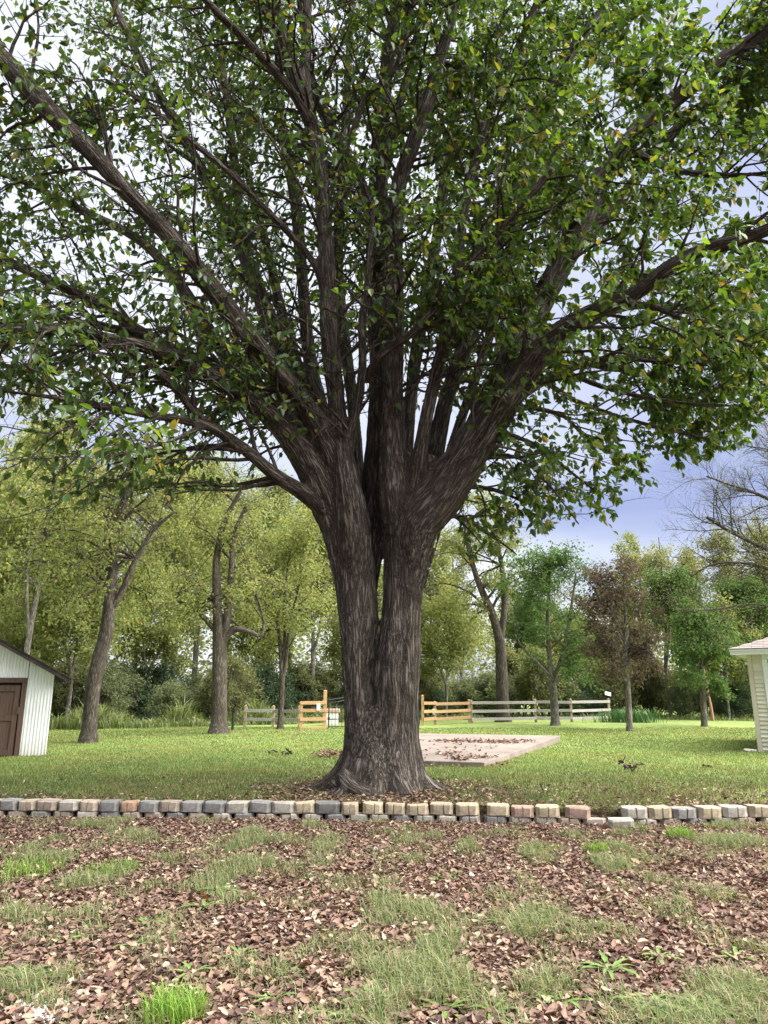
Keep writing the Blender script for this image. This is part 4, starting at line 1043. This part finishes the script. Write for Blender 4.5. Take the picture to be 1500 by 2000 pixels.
tot += proto('woodland_tree', 8.0, 2.6, PAL_Y, 36, 11, 34, .17, 55, 'low yellow-green understorey tree at the wood edge', WG, .08, low=.2)
def bush(h, r, pal, seed, label, ls=.12, nl=30):
    lr = np.random.default_rng(seed); root = empty('shrub', (0, 0, 0)); tag(root, label, 'shrub', 'shrubs along the edge of the wood')
    tr = [np.array([[lr.normal() * .1, lr.normal() * .1, -.1, .035], [lr.normal() * r * .3, lr.normal() * r * .3, h * .4, .025], [lr.normal() * r * .5, lr.normal() * r * .5, h * .85, .01]]) for _ in range(5)]
    n = crown_tree(root, np.zeros(3), tr, (0, 0, h * .48), (r, r, h * .52), 34, 8, nl, ls, pal, M['bark_mid'], seed, leaf_part='foliage', tk=.1, l2=(.3, .7))
    kinds.append(root); return n
tot += bush(2.6, 1.6, PAL_S, 61, 'grey-green shrub at the edge of the wood')
tot += bush(2.2, 1.5, PAL_B, 62, 'dark green shrub at the edge of the wood')
tot += bush(3.2, 1.7, PAL_O, 63, 'olive straggling shrub at the edge of the wood')
used = [False] * len(kinds)
KIND_WORDS = ['slender yellow-green woodland tree', 'tall thin olive-leaved woodland tree', 'mid-green bushy woodland tree', 'sparse half-bare woodland tree', 'low yellow-green understorey tree', 'grey-green shrub', 'dark green shrub', 'olive straggling shrub']
LAND = [(95, 'behind the white shed'), (165, 'between the white shed and the leaning tree'), (250, 'behind the leaning tree'), (370, 'between the leaning tree and the straight dark-trunked tree'), (485, 'behind the straight dark-trunked tree'), (575, 'behind the slim young tree by the fence'), (680, 'beyond the iron gate'), (820, 'hidden partly by the huge trunk'), (920, 'beyond the fresh-board fence right of the gate'), (1030, 'behind the crooked tree at the grey fence'), (1140, 'behind the green maple at the grey fence'), (1195, 'beyond the end of the grey fence'), (1310, 'behind the purple maple'), (1420, 'behind the small maple near the garage'), (9999, 'behind the cream garage')]
def put(k, x, y, s, rz):
    src = kinds[k]; z = float(lawn_z(x, y))
    if used[k]:
        r = src.copy(); COL.objects.link(r)
        for ch_ in list(src.children):
            c = ch_.copy(); COL.objects.link(c); c.parent = r
    else: r = src; used[k] = True
    px_ = float(project(np.array([x, y, z]))[0])
    for lim, words in LAND:
        if px_ < lim: break
    r['label'] = KIND_WORDS[k] + ' ' + words
    r.location = (x, y, z); r.rotation_euler = (0, 0, rz); r.scale = (s, s, s * (.92 + .16 * rng.random()))
    return r
# (kind, px, depth, size): the trees one can pick out
spots = [(0,-60,38,1.25),(0,60,33,1.15),(4,120,34,1.1),(1,10,46,1.35),(2,90,44,1.35),(0,330,48,1.35),(4,285,42,1.2),(3,260,52,1.45),(1,380,54,1.4),(4,500,45,1.25),(0,610,44,1.15),(0,655,50,1.3),(2,560,52,1.4),(4,690,46,.9),
         (0,845,48,.9),(4,870,44,1.0),(3,900,52,1.0),(1,800,56,.95),(0,1010,56,.85),(2,1040,52,.8),(3,1080,55,.9),(4,1130,50,.9),(0,1280,52,.95),(3,1310,48,.95),(1,1350,56,.9),(2,1330,46,.85),(4,1420,44,.9),(1,1450,50,.85),(2,1480,44,.9),(3,1530,46,1.0),(0,1580,48,.9),(4,1200,54,.8),(1,180,56,1.45),(3,440,58,1.5),(1,740,60,1.2),(1,520,56,1.35),(1,310,60,1.5),(2,-20,42,1.0),(0,-140,44,1.1),(2,1640,50,1.0),(4,20,37,.9),(3,1240,60,.85)]
for (k, px, Y, s) in spots: put(k, at(px, 1400, Y)[0], Y + rng.normal() * .5, s, rng.random() * 6.28)
bs = []
for i in range(58):
    px = -80 + 1680 * (i + rng.random() * .8) / 58; Y = np.interp(px, [0, 500, 560, 700, 900, 1200, 1500], [35, 40, 42, 44, 45, 47, 44]) + rng.random() * 6
    k = 5 + int(rng.choice(3, p=[.4, .34, .26])); bs.append((k, px, Y))
for (k, px, Y) in bs: put(k, at(px, 1400, Y)[0], Y, (.8 + .5 * rng.random()) * (.85 if 820 < px < 960 else 1.0), rng.random() * 6.28)
# the far mass of the wood
lr = np.random.default_rng(70); n = 60000
xx = (lr.random(n) - .5) * 130; yy = 60 + lr.random(n) * 16
hh_ = 6.0 + 4.5 * fbm(xx * .16, yy * .1, 71) + 2.5 * noise2(xx * .7, yy * .4, 72)
zz = lr.random(n) ** .85 * hh_
kk = noise2(xx * .8 + yy * .3, zz * .8, 73) > .28
xx, yy, zz = xx[kk], yy[kk], zz[kk]
V, Fq, per = leaf_batch(lr, np.stack([xx, yy, zz], 1), lr.normal(size=(len(xx), 3)) * [1, 1, .4], .28 + .25 * lr.random(len(xx)), .6, .3, .2, quad=True)
tn = tints(lr, len(xx), [(.20, .225, .11), (.25, .265, .13), (.15, .18, .09), (.28, .27, .15)], [4, 3, 3, 1.5], .3)
tag(link('far_woodland', mesh_np('far_woodland', V, [Fq], False, {'tint': ('FLOAT_COLOR', np.repeat(tn, per, 0))}), M['leaf_far']), 'hazy mass of distant woodland closing off the yard', 'woodland', kind='stuff')

# ------------------------------------------------------------------ grass, weeds, litter
def blades(rng, pos, h, wd, lean, pal, wts, name, mat, bend=.5, var=.25, tint=None):
    n = len(pos); a = rng.random(n) * 6.283; dr = np.stack([np.cos(a), np.sin(a), np.zeros(n)], 1); sd_ = np.stack([-np.sin(a), np.cos(a), np.zeros(n)], 1)
    h = np.asarray(h)[:, None]; l = np.asarray(lean)[:, None]; w2 = np.asarray(wd)[:, None] / 2
    up = np.array([0, 0, 1.0]); mid = pos + up * h * .6 + dr * l * h * .35; tip = pos + up * h * (1 - .25 * l) + dr * l * h
    pos = pos - up * .01
    V = np.stack([pos - sd_ * w2, pos + sd_ * w2, mid + sd_ * w2 * .8, mid - sd_ * w2 * .8, tip], 1).reshape(-1, 3)
    b_ = (np.arange(n) * 5)[:, None]
    tn = tints(rng, n, pal, wts, var)
    if tint is not None: tn[:, :3] *= tint
    me = mesh_np(name, V, [b_ + np.array([[0, 1, 2, 3]]), b_ + np.array([[3, 2, 4]])], False, {'tint': ('FLOAT_COLOR', np.repeat(tn, 5, 0))})
    return me
GP = [(.165, .235, .075), (.23, .295, .105), (.12, .175, .065), (.31, .30, .165)]
def inside_slab(x, y):
    r = np.ones(len(x), bool)
    for i in range(4):
        a, c = slab[i], slab[(i + 1) % 4]
        r &= ((c[0] - a[0]) * (y - a[1]) - (c[1] - a[1]) * (x - a[0])) > 0
    return r
def off_walls(x, y):
    """not inside shed or garage"""
    R = np.ones(len(x), bool)
    for (o_, a_, x0, x1, y0, y1) in ((pc, ang, 0, SW, -SD, .0), (gc, math.radians(-32), 0, GWD, 0, 6.)):
        dx_, dy_ = x - o_[0], y - o_[1]; u = dx_ * math.cos(a_) + dy_ * math.sin(a_); v = -dx_ * math.sin(a_) + dy_ * math.cos(a_)
        R &= ~((u > x0 - .02) & (u < x1) & (v > y0) & (v < y1 + .02))
    return R
r2 = np.random.default_rng(81)
# mown lawn: thick near, thinner and coarser far away
n = 330000
y = 10.2 + 24 * r2.random(n) ** 1.75; x = (r2.random(n) - .5) * (y * 1.42 + 1.5)
y = y + (wall_y(x) - 10.1)
rt = np.hypot(x - TX, y - TY)
dw = y - wall_y(x)
lit = np.clip(1.15 - rt / 1.9, 0, 1) + .75 * np.exp(-dw / .55) + .6 * np.clip(1 - np.abs(dw - 1) / 2.2, 0, 1) * np.clip((x - .3) / 2.5, 0, 1) * (fbm(x * 1.1, y * 1.1, 91) > .45)
ok = (rt > .62) & ~inside_slab(x, y) & off_walls(x, y) & (r2.random(n) > lit * .72) & (dw > .10)
x, y, dw = x[ok], y[ok], dw[ok]; n = len(x)
pos = np.stack([x, y, lawn_z(x, y)], 1)
patch = fbm(x * .35, y * .35, 95); fine = fbm(x * 1.6, y * 1.6, 96)
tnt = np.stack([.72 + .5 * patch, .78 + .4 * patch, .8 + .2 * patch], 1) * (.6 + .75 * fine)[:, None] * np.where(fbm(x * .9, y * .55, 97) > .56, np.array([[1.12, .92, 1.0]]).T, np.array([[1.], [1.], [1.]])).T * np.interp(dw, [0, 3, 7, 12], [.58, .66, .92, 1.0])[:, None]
hgt = (.028 + .045 * r2.random(n)) * (.7 + .7 * fine)
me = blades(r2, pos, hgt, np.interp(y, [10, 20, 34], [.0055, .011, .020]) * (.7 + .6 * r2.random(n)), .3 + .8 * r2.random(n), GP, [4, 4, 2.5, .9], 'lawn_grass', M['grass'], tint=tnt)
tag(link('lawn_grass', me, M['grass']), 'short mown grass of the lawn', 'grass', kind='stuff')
# rough grass and seedlings in the bed, growing in patches
PATCH = [(80,1690,150,30,.9),(330,1640,130,24,.6),(500,1690,170,30,.65),(620,1650,210,25,.55),(420,1735,60,30,.6),(570,1780,80,30,.5),(690,1850,110,45,.7),(900,1940,270,70,1.),(1150,1930,220,70,.95),(1350,1960,160,60,.8),(1100,1800,120,40,.6),(1250,1690,160,30,.7),(980,1660,130,22,.65),(1400,1650,140,25,.9),(1450,1830,90,40,.55),(760,1630,60,15,.4),(1180,1760,110,35,.65),(850,1790,70,30,.55),(720,1700,70,25,.5),(60,1900,90,25,.35),(880,1870,120,40,.75),(1330,1780,110,30,.5),(110,1625,120,14,.7),(-150,1850,120,80,.7),(1650,1800,120,120,.7)]
def bed_mask(x, y):
    px, py, _ = project(np.stack([x, y, np.zeros_like(x)], -1)); m_ = np.zeros_like(x)
    for (a, b_, rx, ry, s) in PATCH: m_ = np.maximum(m_, s * np.exp(-((px - a) / rx) ** 2 - ((py - b_) / ry) ** 2))
    return .415 + .20 * m_ + (fbm(x * 3.2, y * 2.2, 103, 4) - .5) * .75
n = 300000
y = 3.2 + 7.1 * r2.random(n) ** .9; x = (r2.random(n) - .5) * (y * 1.35 + 1.2)
gm2 = bed_mask(x, y)
ok = (r2.random(n) < np.clip((gm2 - .435) * 4.2, .01, 1)) & (y < wall_y(x) - .12)
x, y, gm2 = x[ok], y[ok], gm2[ok]; n = len(x)
pos = np.stack([x, y, bed_z(x, y)], 1)
tall = np.clip((gm2 - .42) * 4, .25, 1)
me = blades(r2, pos, (.045 + .085 * r2.random(n)) * (.5 + .7 * tall), .0028 + .003 * r2.random(n), .4 + 1.1 * r2.random(n), [(.17, .225, .09), (.24, .27, .13), (.12, .17, .07), (.38, .33, .21)], [4, 3.5, 2.6, 2.2], 'rough_grass', M['grass'])
tag(link('rough_grass', me, M['grass']), 'thin rough grass sprouting in patches through the leaf litter', 'grass', kind='stuff')
# dead leaves
DP = [(.19, .122, .094), (.135, .084, .066), (.26, .176, .134), (.35, .26, .185), (.085, .054, .045), (.44, .37, .28)]; DW = [5, 4, 3.4, 1.5, 2.2, .5]
def litter(pos, size, tilt, r):
    """curled dry leaves, four faces each"""
    n = len(pos); a = r.random(n) * 6.283; el = r.normal(size=n) * tilt
    ax = np.stack([np.cos(a) * np.cos(el), np.sin(a) * np.cos(el), np.sin(el)], 1)
    ro = r.normal(size=(n, 3)) * tilt * .9 + np.array([0, 0, 1.]); sd_ = norm(np.cross(ax, ro)); nr = np.cross(sd_, ax)
    s = size[:, None]; wd = (.24 + .12 * r.random(n))[:, None]; cu = (r.normal(size=n) * .16 + .10)[:, None]; fo_ = (r.normal(size=n) * .12 + .10)[:, None]
    def pt(u, v, z): return pos + s * (sd_ * u + ax * (v - .5) + nr * z)
    V = np.stack([pt(0, 0, cu), pt(wd, .32, fo_), pt(wd * .85, .68, fo_ + cu * .3), pt(0, 1, cu * 1.4), pt(-wd * .85, .66, fo_ + cu * .3), pt(-wd, .3, fo_), pt(0, .5, -.02)], 1)
    b_ = (np.arange(n) * 7)[:, None]
    Fq = np.concatenate([b_ + np.array([[0, 1, 6, 5]]), b_ + np.array([[1, 2, 3, 6]]), b_ + np.array([[6, 3, 4, 5]])])
    return V.reshape(-1, 3), Fq, np.repeat(tints(r, n, DP, DW, .3), 7, 0)
n = 98000
y = 3.1 + 7.2 * r2.random(n) ** .85; x = (r2.random(n) - .5) * (y * 1.3 + 1.2)
gm = bed_mask(x, y)
ok = (r2.random(n) < np.clip(1.25 - (gm - .42) * 3.4, .38, 1)) & (y < wall_y(x) - .08 + .27 * ((x > 2.7) & (x < 3.3)))
x, y = x[ok], y[ok]; n = len(x)
sz = .022 + .052 * r2.random(n) ** 1.5
z = bed_z(x, y) + .004 + .024 * r2.random(n)
x2 = (r2.random(34000) - .5) * 13; y2 = 10.2 + 5.5 * r2.random(34000) ** 1.6 + (wall_y(x2) - 10.1)
rt = np.hypot(x2 - TX, y2 - TY); dw = y2 - wall_y(x2)
lit = 1.5 * np.clip(1.15 - rt / 1.9, 0, 1) + .34 * np.exp(-dw / .5) + .18 * np.clip(1 - np.abs(dw - 1) / 2.5, 0, 1) * np.clip((x2 - .3) / 2.5, 0, 1) * (fbm(x2 * 1.1, y2 * 1.1, 91) > .42) + .02 * (dw < 3)
ok = (r2.random(len(x2)) < lit) & (rt > .66) & (dw > .02)
x2, y2 = x2[ok], y2[ok]
# wind-blown leaves on and beside the slab
def strew(px, py, sx, sy, k): return np.stack([px + r2.normal(size=k) * sx, py + r2.normal(size=k) * sy], 1)
pp = np.vstack([strew(900, 1447, 34, 1.6, 170), strew(970, 1449, 28, 1.6, 150), strew(872, 1472, 14, 1.4, 30), strew(930, 1478, 22, 2, 40), strew(900, 1482, 10, 1.6, 40), strew(1000, 1447, 22, 1.5, 60), strew(880, 1462, 60, 12, 70)])
ps = np.array([at_z(a_, b_, SLZ + .012) for a_, b_ in pp]); ps = ps[inside_slab(ps[:, 0], ps[:, 1])]
pe = np.array([ground_at(a_, b_) for a_, b_ in np.vstack([strew(650, 1474, 16, 3.5, 160), strew(630, 1476, 12, 3, 60), strew(850, 1496, 40, 2.2, 140), strew(955, 1493, 14, 3, 60)])]); pe = pe[~inside_slab(pe[:, 0], pe[:, 1])]; pe[:, 2] += .03
pos = np.vstack([np.stack([x, y, z], 1), np.stack([x2, y2, lawn_z(x2, y2) + .015 + .02 * r2.random(len(x2))], 1), ps, pe])
szz = np.concatenate([sz, .035 + .045 * r2.random(len(x2)), .07 + .06 * r2.random(len(ps) + len(pe))])
V, Fq, tn = litter(pos, szz, .26, r2)
tag(link('leaf_litter', mesh_np('leaf_litter', V, [Fq], True, {'tint': ('FLOAT_COLOR', tn)}), M['dead']), 'carpet of dry reddish-brown fallen leaves', 'leaf litter', kind='stuff')
# the nearest fallen leaves one by one
fm = [blade_mesh('fallen_leaf', .26 + .05 * (k % 3), .10 * (1 if k % 2 else -1.2), -.18 if k % 2 else .22, 6, .018, 90 + k) for k in range(5)]
for m_ in fm: m_.materials.append(M['dead_obj'])
nf = 0
while nf < 260:
    px, py = r2.random() * 1500, 2000 - 330 * r2.random() ** 1.5
    q = at_z(px, py, .0); q[2] = float(bed_z(q[0], q[1])) + .03
    if bed_mask(np.array([q[0]]), np.array([q[1]]))[0] > .56 and r2.random() < .7: continue
    o = link('fallen_leaf', fm[nf % 5], None, None, q); o.rotation_euler = (r2.normal() * .28, r2.normal() * .35, r2.random() * 6.283)
    s = .05 + .04 * r2.random(); o.scale = (s, s, s)
    tag(o, 'curled reddish-brown dry leaf lying loose on top of the leaf litter', 'leaf', 'loose dry leaves on the bed'); nf += 1
M['orange_leaf'] = simple('orange leaf', (.55, .20, .06), .6, .2, 30)
om = fm[1].copy(); om.materials.clear(); om.materials.append(M['orange_leaf'])
q = at_z(407, 1761, 0.05); o = link('orange_leaf', om, None, None, q); o.scale = (.11,) * 3; o.rotation_euler = (.7, .2, 2.2)
tag(o, 'single bright orange fallen leaf resting against a green weed', 'leaf')
# rosette weeds with toothed leaves
def rosette(lr, nl, ln):
    V, Fc = [], []
    for i in range(nl):
        a = i * 2.4 + lr.normal() * .2; L_ = ln * (.6 + .5 * lr.random()); el = .25 + .5 * lr.random(); k0 = len(V); seg = 7
        for j in range(seg + 1):
            t = j / seg; r = L_ * t; z = L_ * (el * t - .75 * el * t * t) + .006
            hw = L_ * .13 * (t ** .6) * (1.25 - t) * (1.35 if j % 2 else .85) if 0 < t < 1 else .003
            c, s = math.cos(a), math.sin(a)
            V += [(c * r - s * hw, s * r + c * hw, z + hw * .3), (c * r, s * r, z), (c * r + s * hw, s * r - c * hw, z + hw * .3)]
        for j in range(seg):
            b0 = k0 + j * 3; Fc += [(b0, b0 + 1, b0 + 4, b0 + 3), (b0 + 1, b0 + 2, b0 + 5, b0 + 4)]
    return np.array(V), np.array(Fc)
lr = np.random.default_rng(120); rm_ = []
for k in range(4):
    V, Fc = rosette(lr, 8 + 2 * k, .16); tn = tints(lr, len(V), [(.15, .24, .07), (.19, .28, .08)], [1, 1], .1)
    rm_.append(mesh_np('leaves', V, [Fc], True, {'tint': ('FLOAT_COLOR', tn)}))
    rm_[-1].materials.append(M['weed'])
sp_ = [(540,1955,1.0),(375,1898,1.0),(285,1806,1.0),(395,1772,1.15),(60,1912,.9),(105,1908,.8),(30,1912,.8),(1270,1975,1.2),(1050,1958,1.0),(870,1985,1.1),(120,1842,.9),(260,1850,.8),(470,1865,1.1),(1290,1880,1.0),(985,1815,.9),(1170,1820,.8),(650,1985,.8),(715,1960,1.0),(780,1640,.8),(430,1740,1.2),(95,1790,.9),(1440,1880,1.1),(1380,1985,1.2),(1190,1905,1.3),(960,1990,1.0),(1100,1965,1.0),(1330,1640,.8),(860,1720,.9),(570,1905,.8),(690,1995,1.0)]
for i, (px, py, s) in enumerate(sp_):
    q = at_z(px, py, 0); q[2] = float(bed_z(q[0], q[1])) + .004
    root = tag(empty('rosette_weed', q, lr.random() * 6.28), 'fresh green rosette weed with toothed leaves growing through the leaf litter', 'weed', 'rosette weeds in the bed')
    link('leaves', rm_[i % 4], None, root); root.scale = (s,) * 3
# bright grass tufts
def tuft(px, py, nb_, h, rad, label, z=None):
    q = ground_at(px, py); a = lr.random(nb_) * 6.28; rr = rad * lr.random(nb_) ** .6
    pos = np.stack([np.cos(a) * rr, np.sin(a) * rr, np.zeros(nb_)], 1)
    me = blades(lr, pos, h * (.5 + .6 * lr.random(nb_)), .004 + .003 * lr.random(nb_), .3 + .7 * lr.random(nb_), [(.15, .27, .04), (.20, .32, .06)], [1, 1], 'blades', M['grass'])
    root = tag(empty('grass_tuft', q), label, 'grass tuft', None); tag(link('blades', me, M['grass'], root), kind='stuff')
tuft(340, 1992, 420, .17, .17, 'thick bright green grass tuft standing alone in the brown litter')
tuft(1330, 1637, 260, .16, .16, 'bright green grass tuft growing close to the edging wall')
tuft(1165, 1665, 200, .13, .15, 'bright green grass tuft in front of the fallen concrete block')
tuft(50, 1705, 420, .13, .35, 'broad spreading tuft of lush grass at the left of the bed')
tuft(210, 1705, 300, .11, .28, 'lower lush grass tuft next to the broad spreading one')
# pale gravel showing through
M['gravel'] = simple('pale gravel', (.55, .55, .56), .9, .15, 20)
V, Fs_ = [], []; lr2 = np.random.default_rng(130)
mb = MB()
for i in range(420):
    q = at_z(78 + lr2.normal() * 34, 1985 + lr2.normal() * 12, 0); s = .005 + .009 * lr2.random()
    z = float(bed_z(q[0], q[1])) + .012
    pts = np.array([(1, 0, 0), (-1, 0, 0), (0, 1, 0), (0, -1, 0), (0, 0, .8), (0, 0, -.8)]) * s * (.7 + .6 * lr2.random((6, 1))) + np.array([q[0], q[1], z])
    mb.add(pts, [(0, 2, 4), (2, 1, 4), (1, 3, 4), (3, 0, 4), (2, 0, 5), (1, 2, 5), (3, 1, 5), (0, 3, 5)])
tag(mb.build('gravel_patch', M['gravel'], smooth=True), 'pale gravel showing through the leaf litter', 'gravel', kind='stuff')
# withered seedlings on the lawn
M['withered'] = simple('withered dark leaf', (.05, .034, .026), .8, .4, 20)
wm = blade_mesh('withered_leaf', .24, -.12, .12, 6, .02, 140); wm.materials.append(M['withered'])
def seedling(px, py, lv, h, label):
    q = ground_at(px, py); root = tag(empty('withered_seedling', q), label, 'seedling')
    mb = MB(); tips = []
    for k in range(7):
        a = lr.random() * 6.28; l = h * (.6 + .5 * lr.random()); e_ = np.array([math.cos(a) * l * 1.1, math.sin(a) * l * .5, l * .85])
        mb.tube([(0, 0, -.02), tuple(e_ * [.35, .35, .55]), tuple(e_)], [.006, .005, .003], 5); tips += [e_, e_ * [.7, .7, .8], e_ * [.45, .45, .6]]
    mb.build('stem', M['withered'], root)
    for k in range(lv):
        t = tips[k % len(tips)]; o = link('withered_leaf', wm, None, root); s = .09 + .06 * lr.random()
        ax = np.array([lr.normal() * .8, lr.normal() * .8, -.5 + lr.normal() * .4]); o.matrix_local = Matrix.Translation(Vector(t)) @ orient(ax, lr.normal(size=3)) @ Matrix.Scale(s, 4)
seedling(1237, 1508, 22, .30, 'withered seedling with drooping dark leaves on the right of the lawn')
seedling(556, 1476, 12, .14, 'low withered dark seedling on the lawn left of the trunk')
seedling(532, 1474, 5, .16, 'single-stemmed withered seedling beside the lower dark one')
seedling(1385, 1500, 8, .08, 'flattened dark withered seedling on the lawn towards the garage')
# strap-leaved clump by the end of the fence
q = ground_at(1226, 1411)
root = tag(empty('yucca_clump', q), 'dark green clump of strap-leaved plants at the end of the grey fence', 'plant')
V, Fc = [], []
ym = None
n = 420; a = lr.random(n) * 6.28; c0 = np.stack([lr.normal(size=n) * .75, lr.normal(size=n) * .35, np.zeros(n)], 1)
me = blades(lr, c0, .6 + .35 * lr.random(n), .028 + .012 * lr.random(n), .3 + .8 * lr.random(n), [(.045, .12, .04), (.06, .15, .05), (.10, .18, .06)], [3, 3, 1], 'strap_leaves', M['weed'])
tag(link('strap_leaves', me, M['weed'], root), kind='stuff')
# tall weeds along the far edge of the lawn
n = 26000; px = -60 + 760 * r2.random(n); Y = np.interp(px, [0, 300, 560, 700], [31, 34, 38, 41]) + r2.random(n) * 5
x = np.array([(p_ - 750) for p_ in px]) * (Y * .985) / F; pos = np.stack([x, Y, lawn_z(x, Y)], 1)
n2_ = 9000; px = 700 + 860 * r2.random(n2_); Y = np.interp(px, [700, 1200, 1500], [43, 45, 41]) + r2.random(n2_) * 4; x = (px - 750) * (Y * .985) / F
pos = np.vstack([pos, np.stack([x, Y, lawn_z(x, Y)], 1)]); hw_ = np.concatenate([np.full(n, 1.0), np.full(n2_, .55)])
fz = fbm(pos[:, 0] * .6, pos[:, 1] * .6, 150)
n = len(pos)
me = blades(r2, pos, (.2 + .7 * r2.random(n) ** 1.6) * (.25 + 5 * np.clip(fz - .3, 0, 1) ** 1.5) * hw_, .025 + .035 * r2.random(n), .3 + .7 * r2.random(n), [(.16, .21, .07), (.22, .26, .11), (.11, .16, .06), (.36, .36, .24)], [4, 3, 3, 1.5], 'tall_weeds', M['grass'])
tag(link('tall_weeds', me, M['grass']), 'pale tall weeds along the far edge of the lawn', 'weeds', kind='stuff')
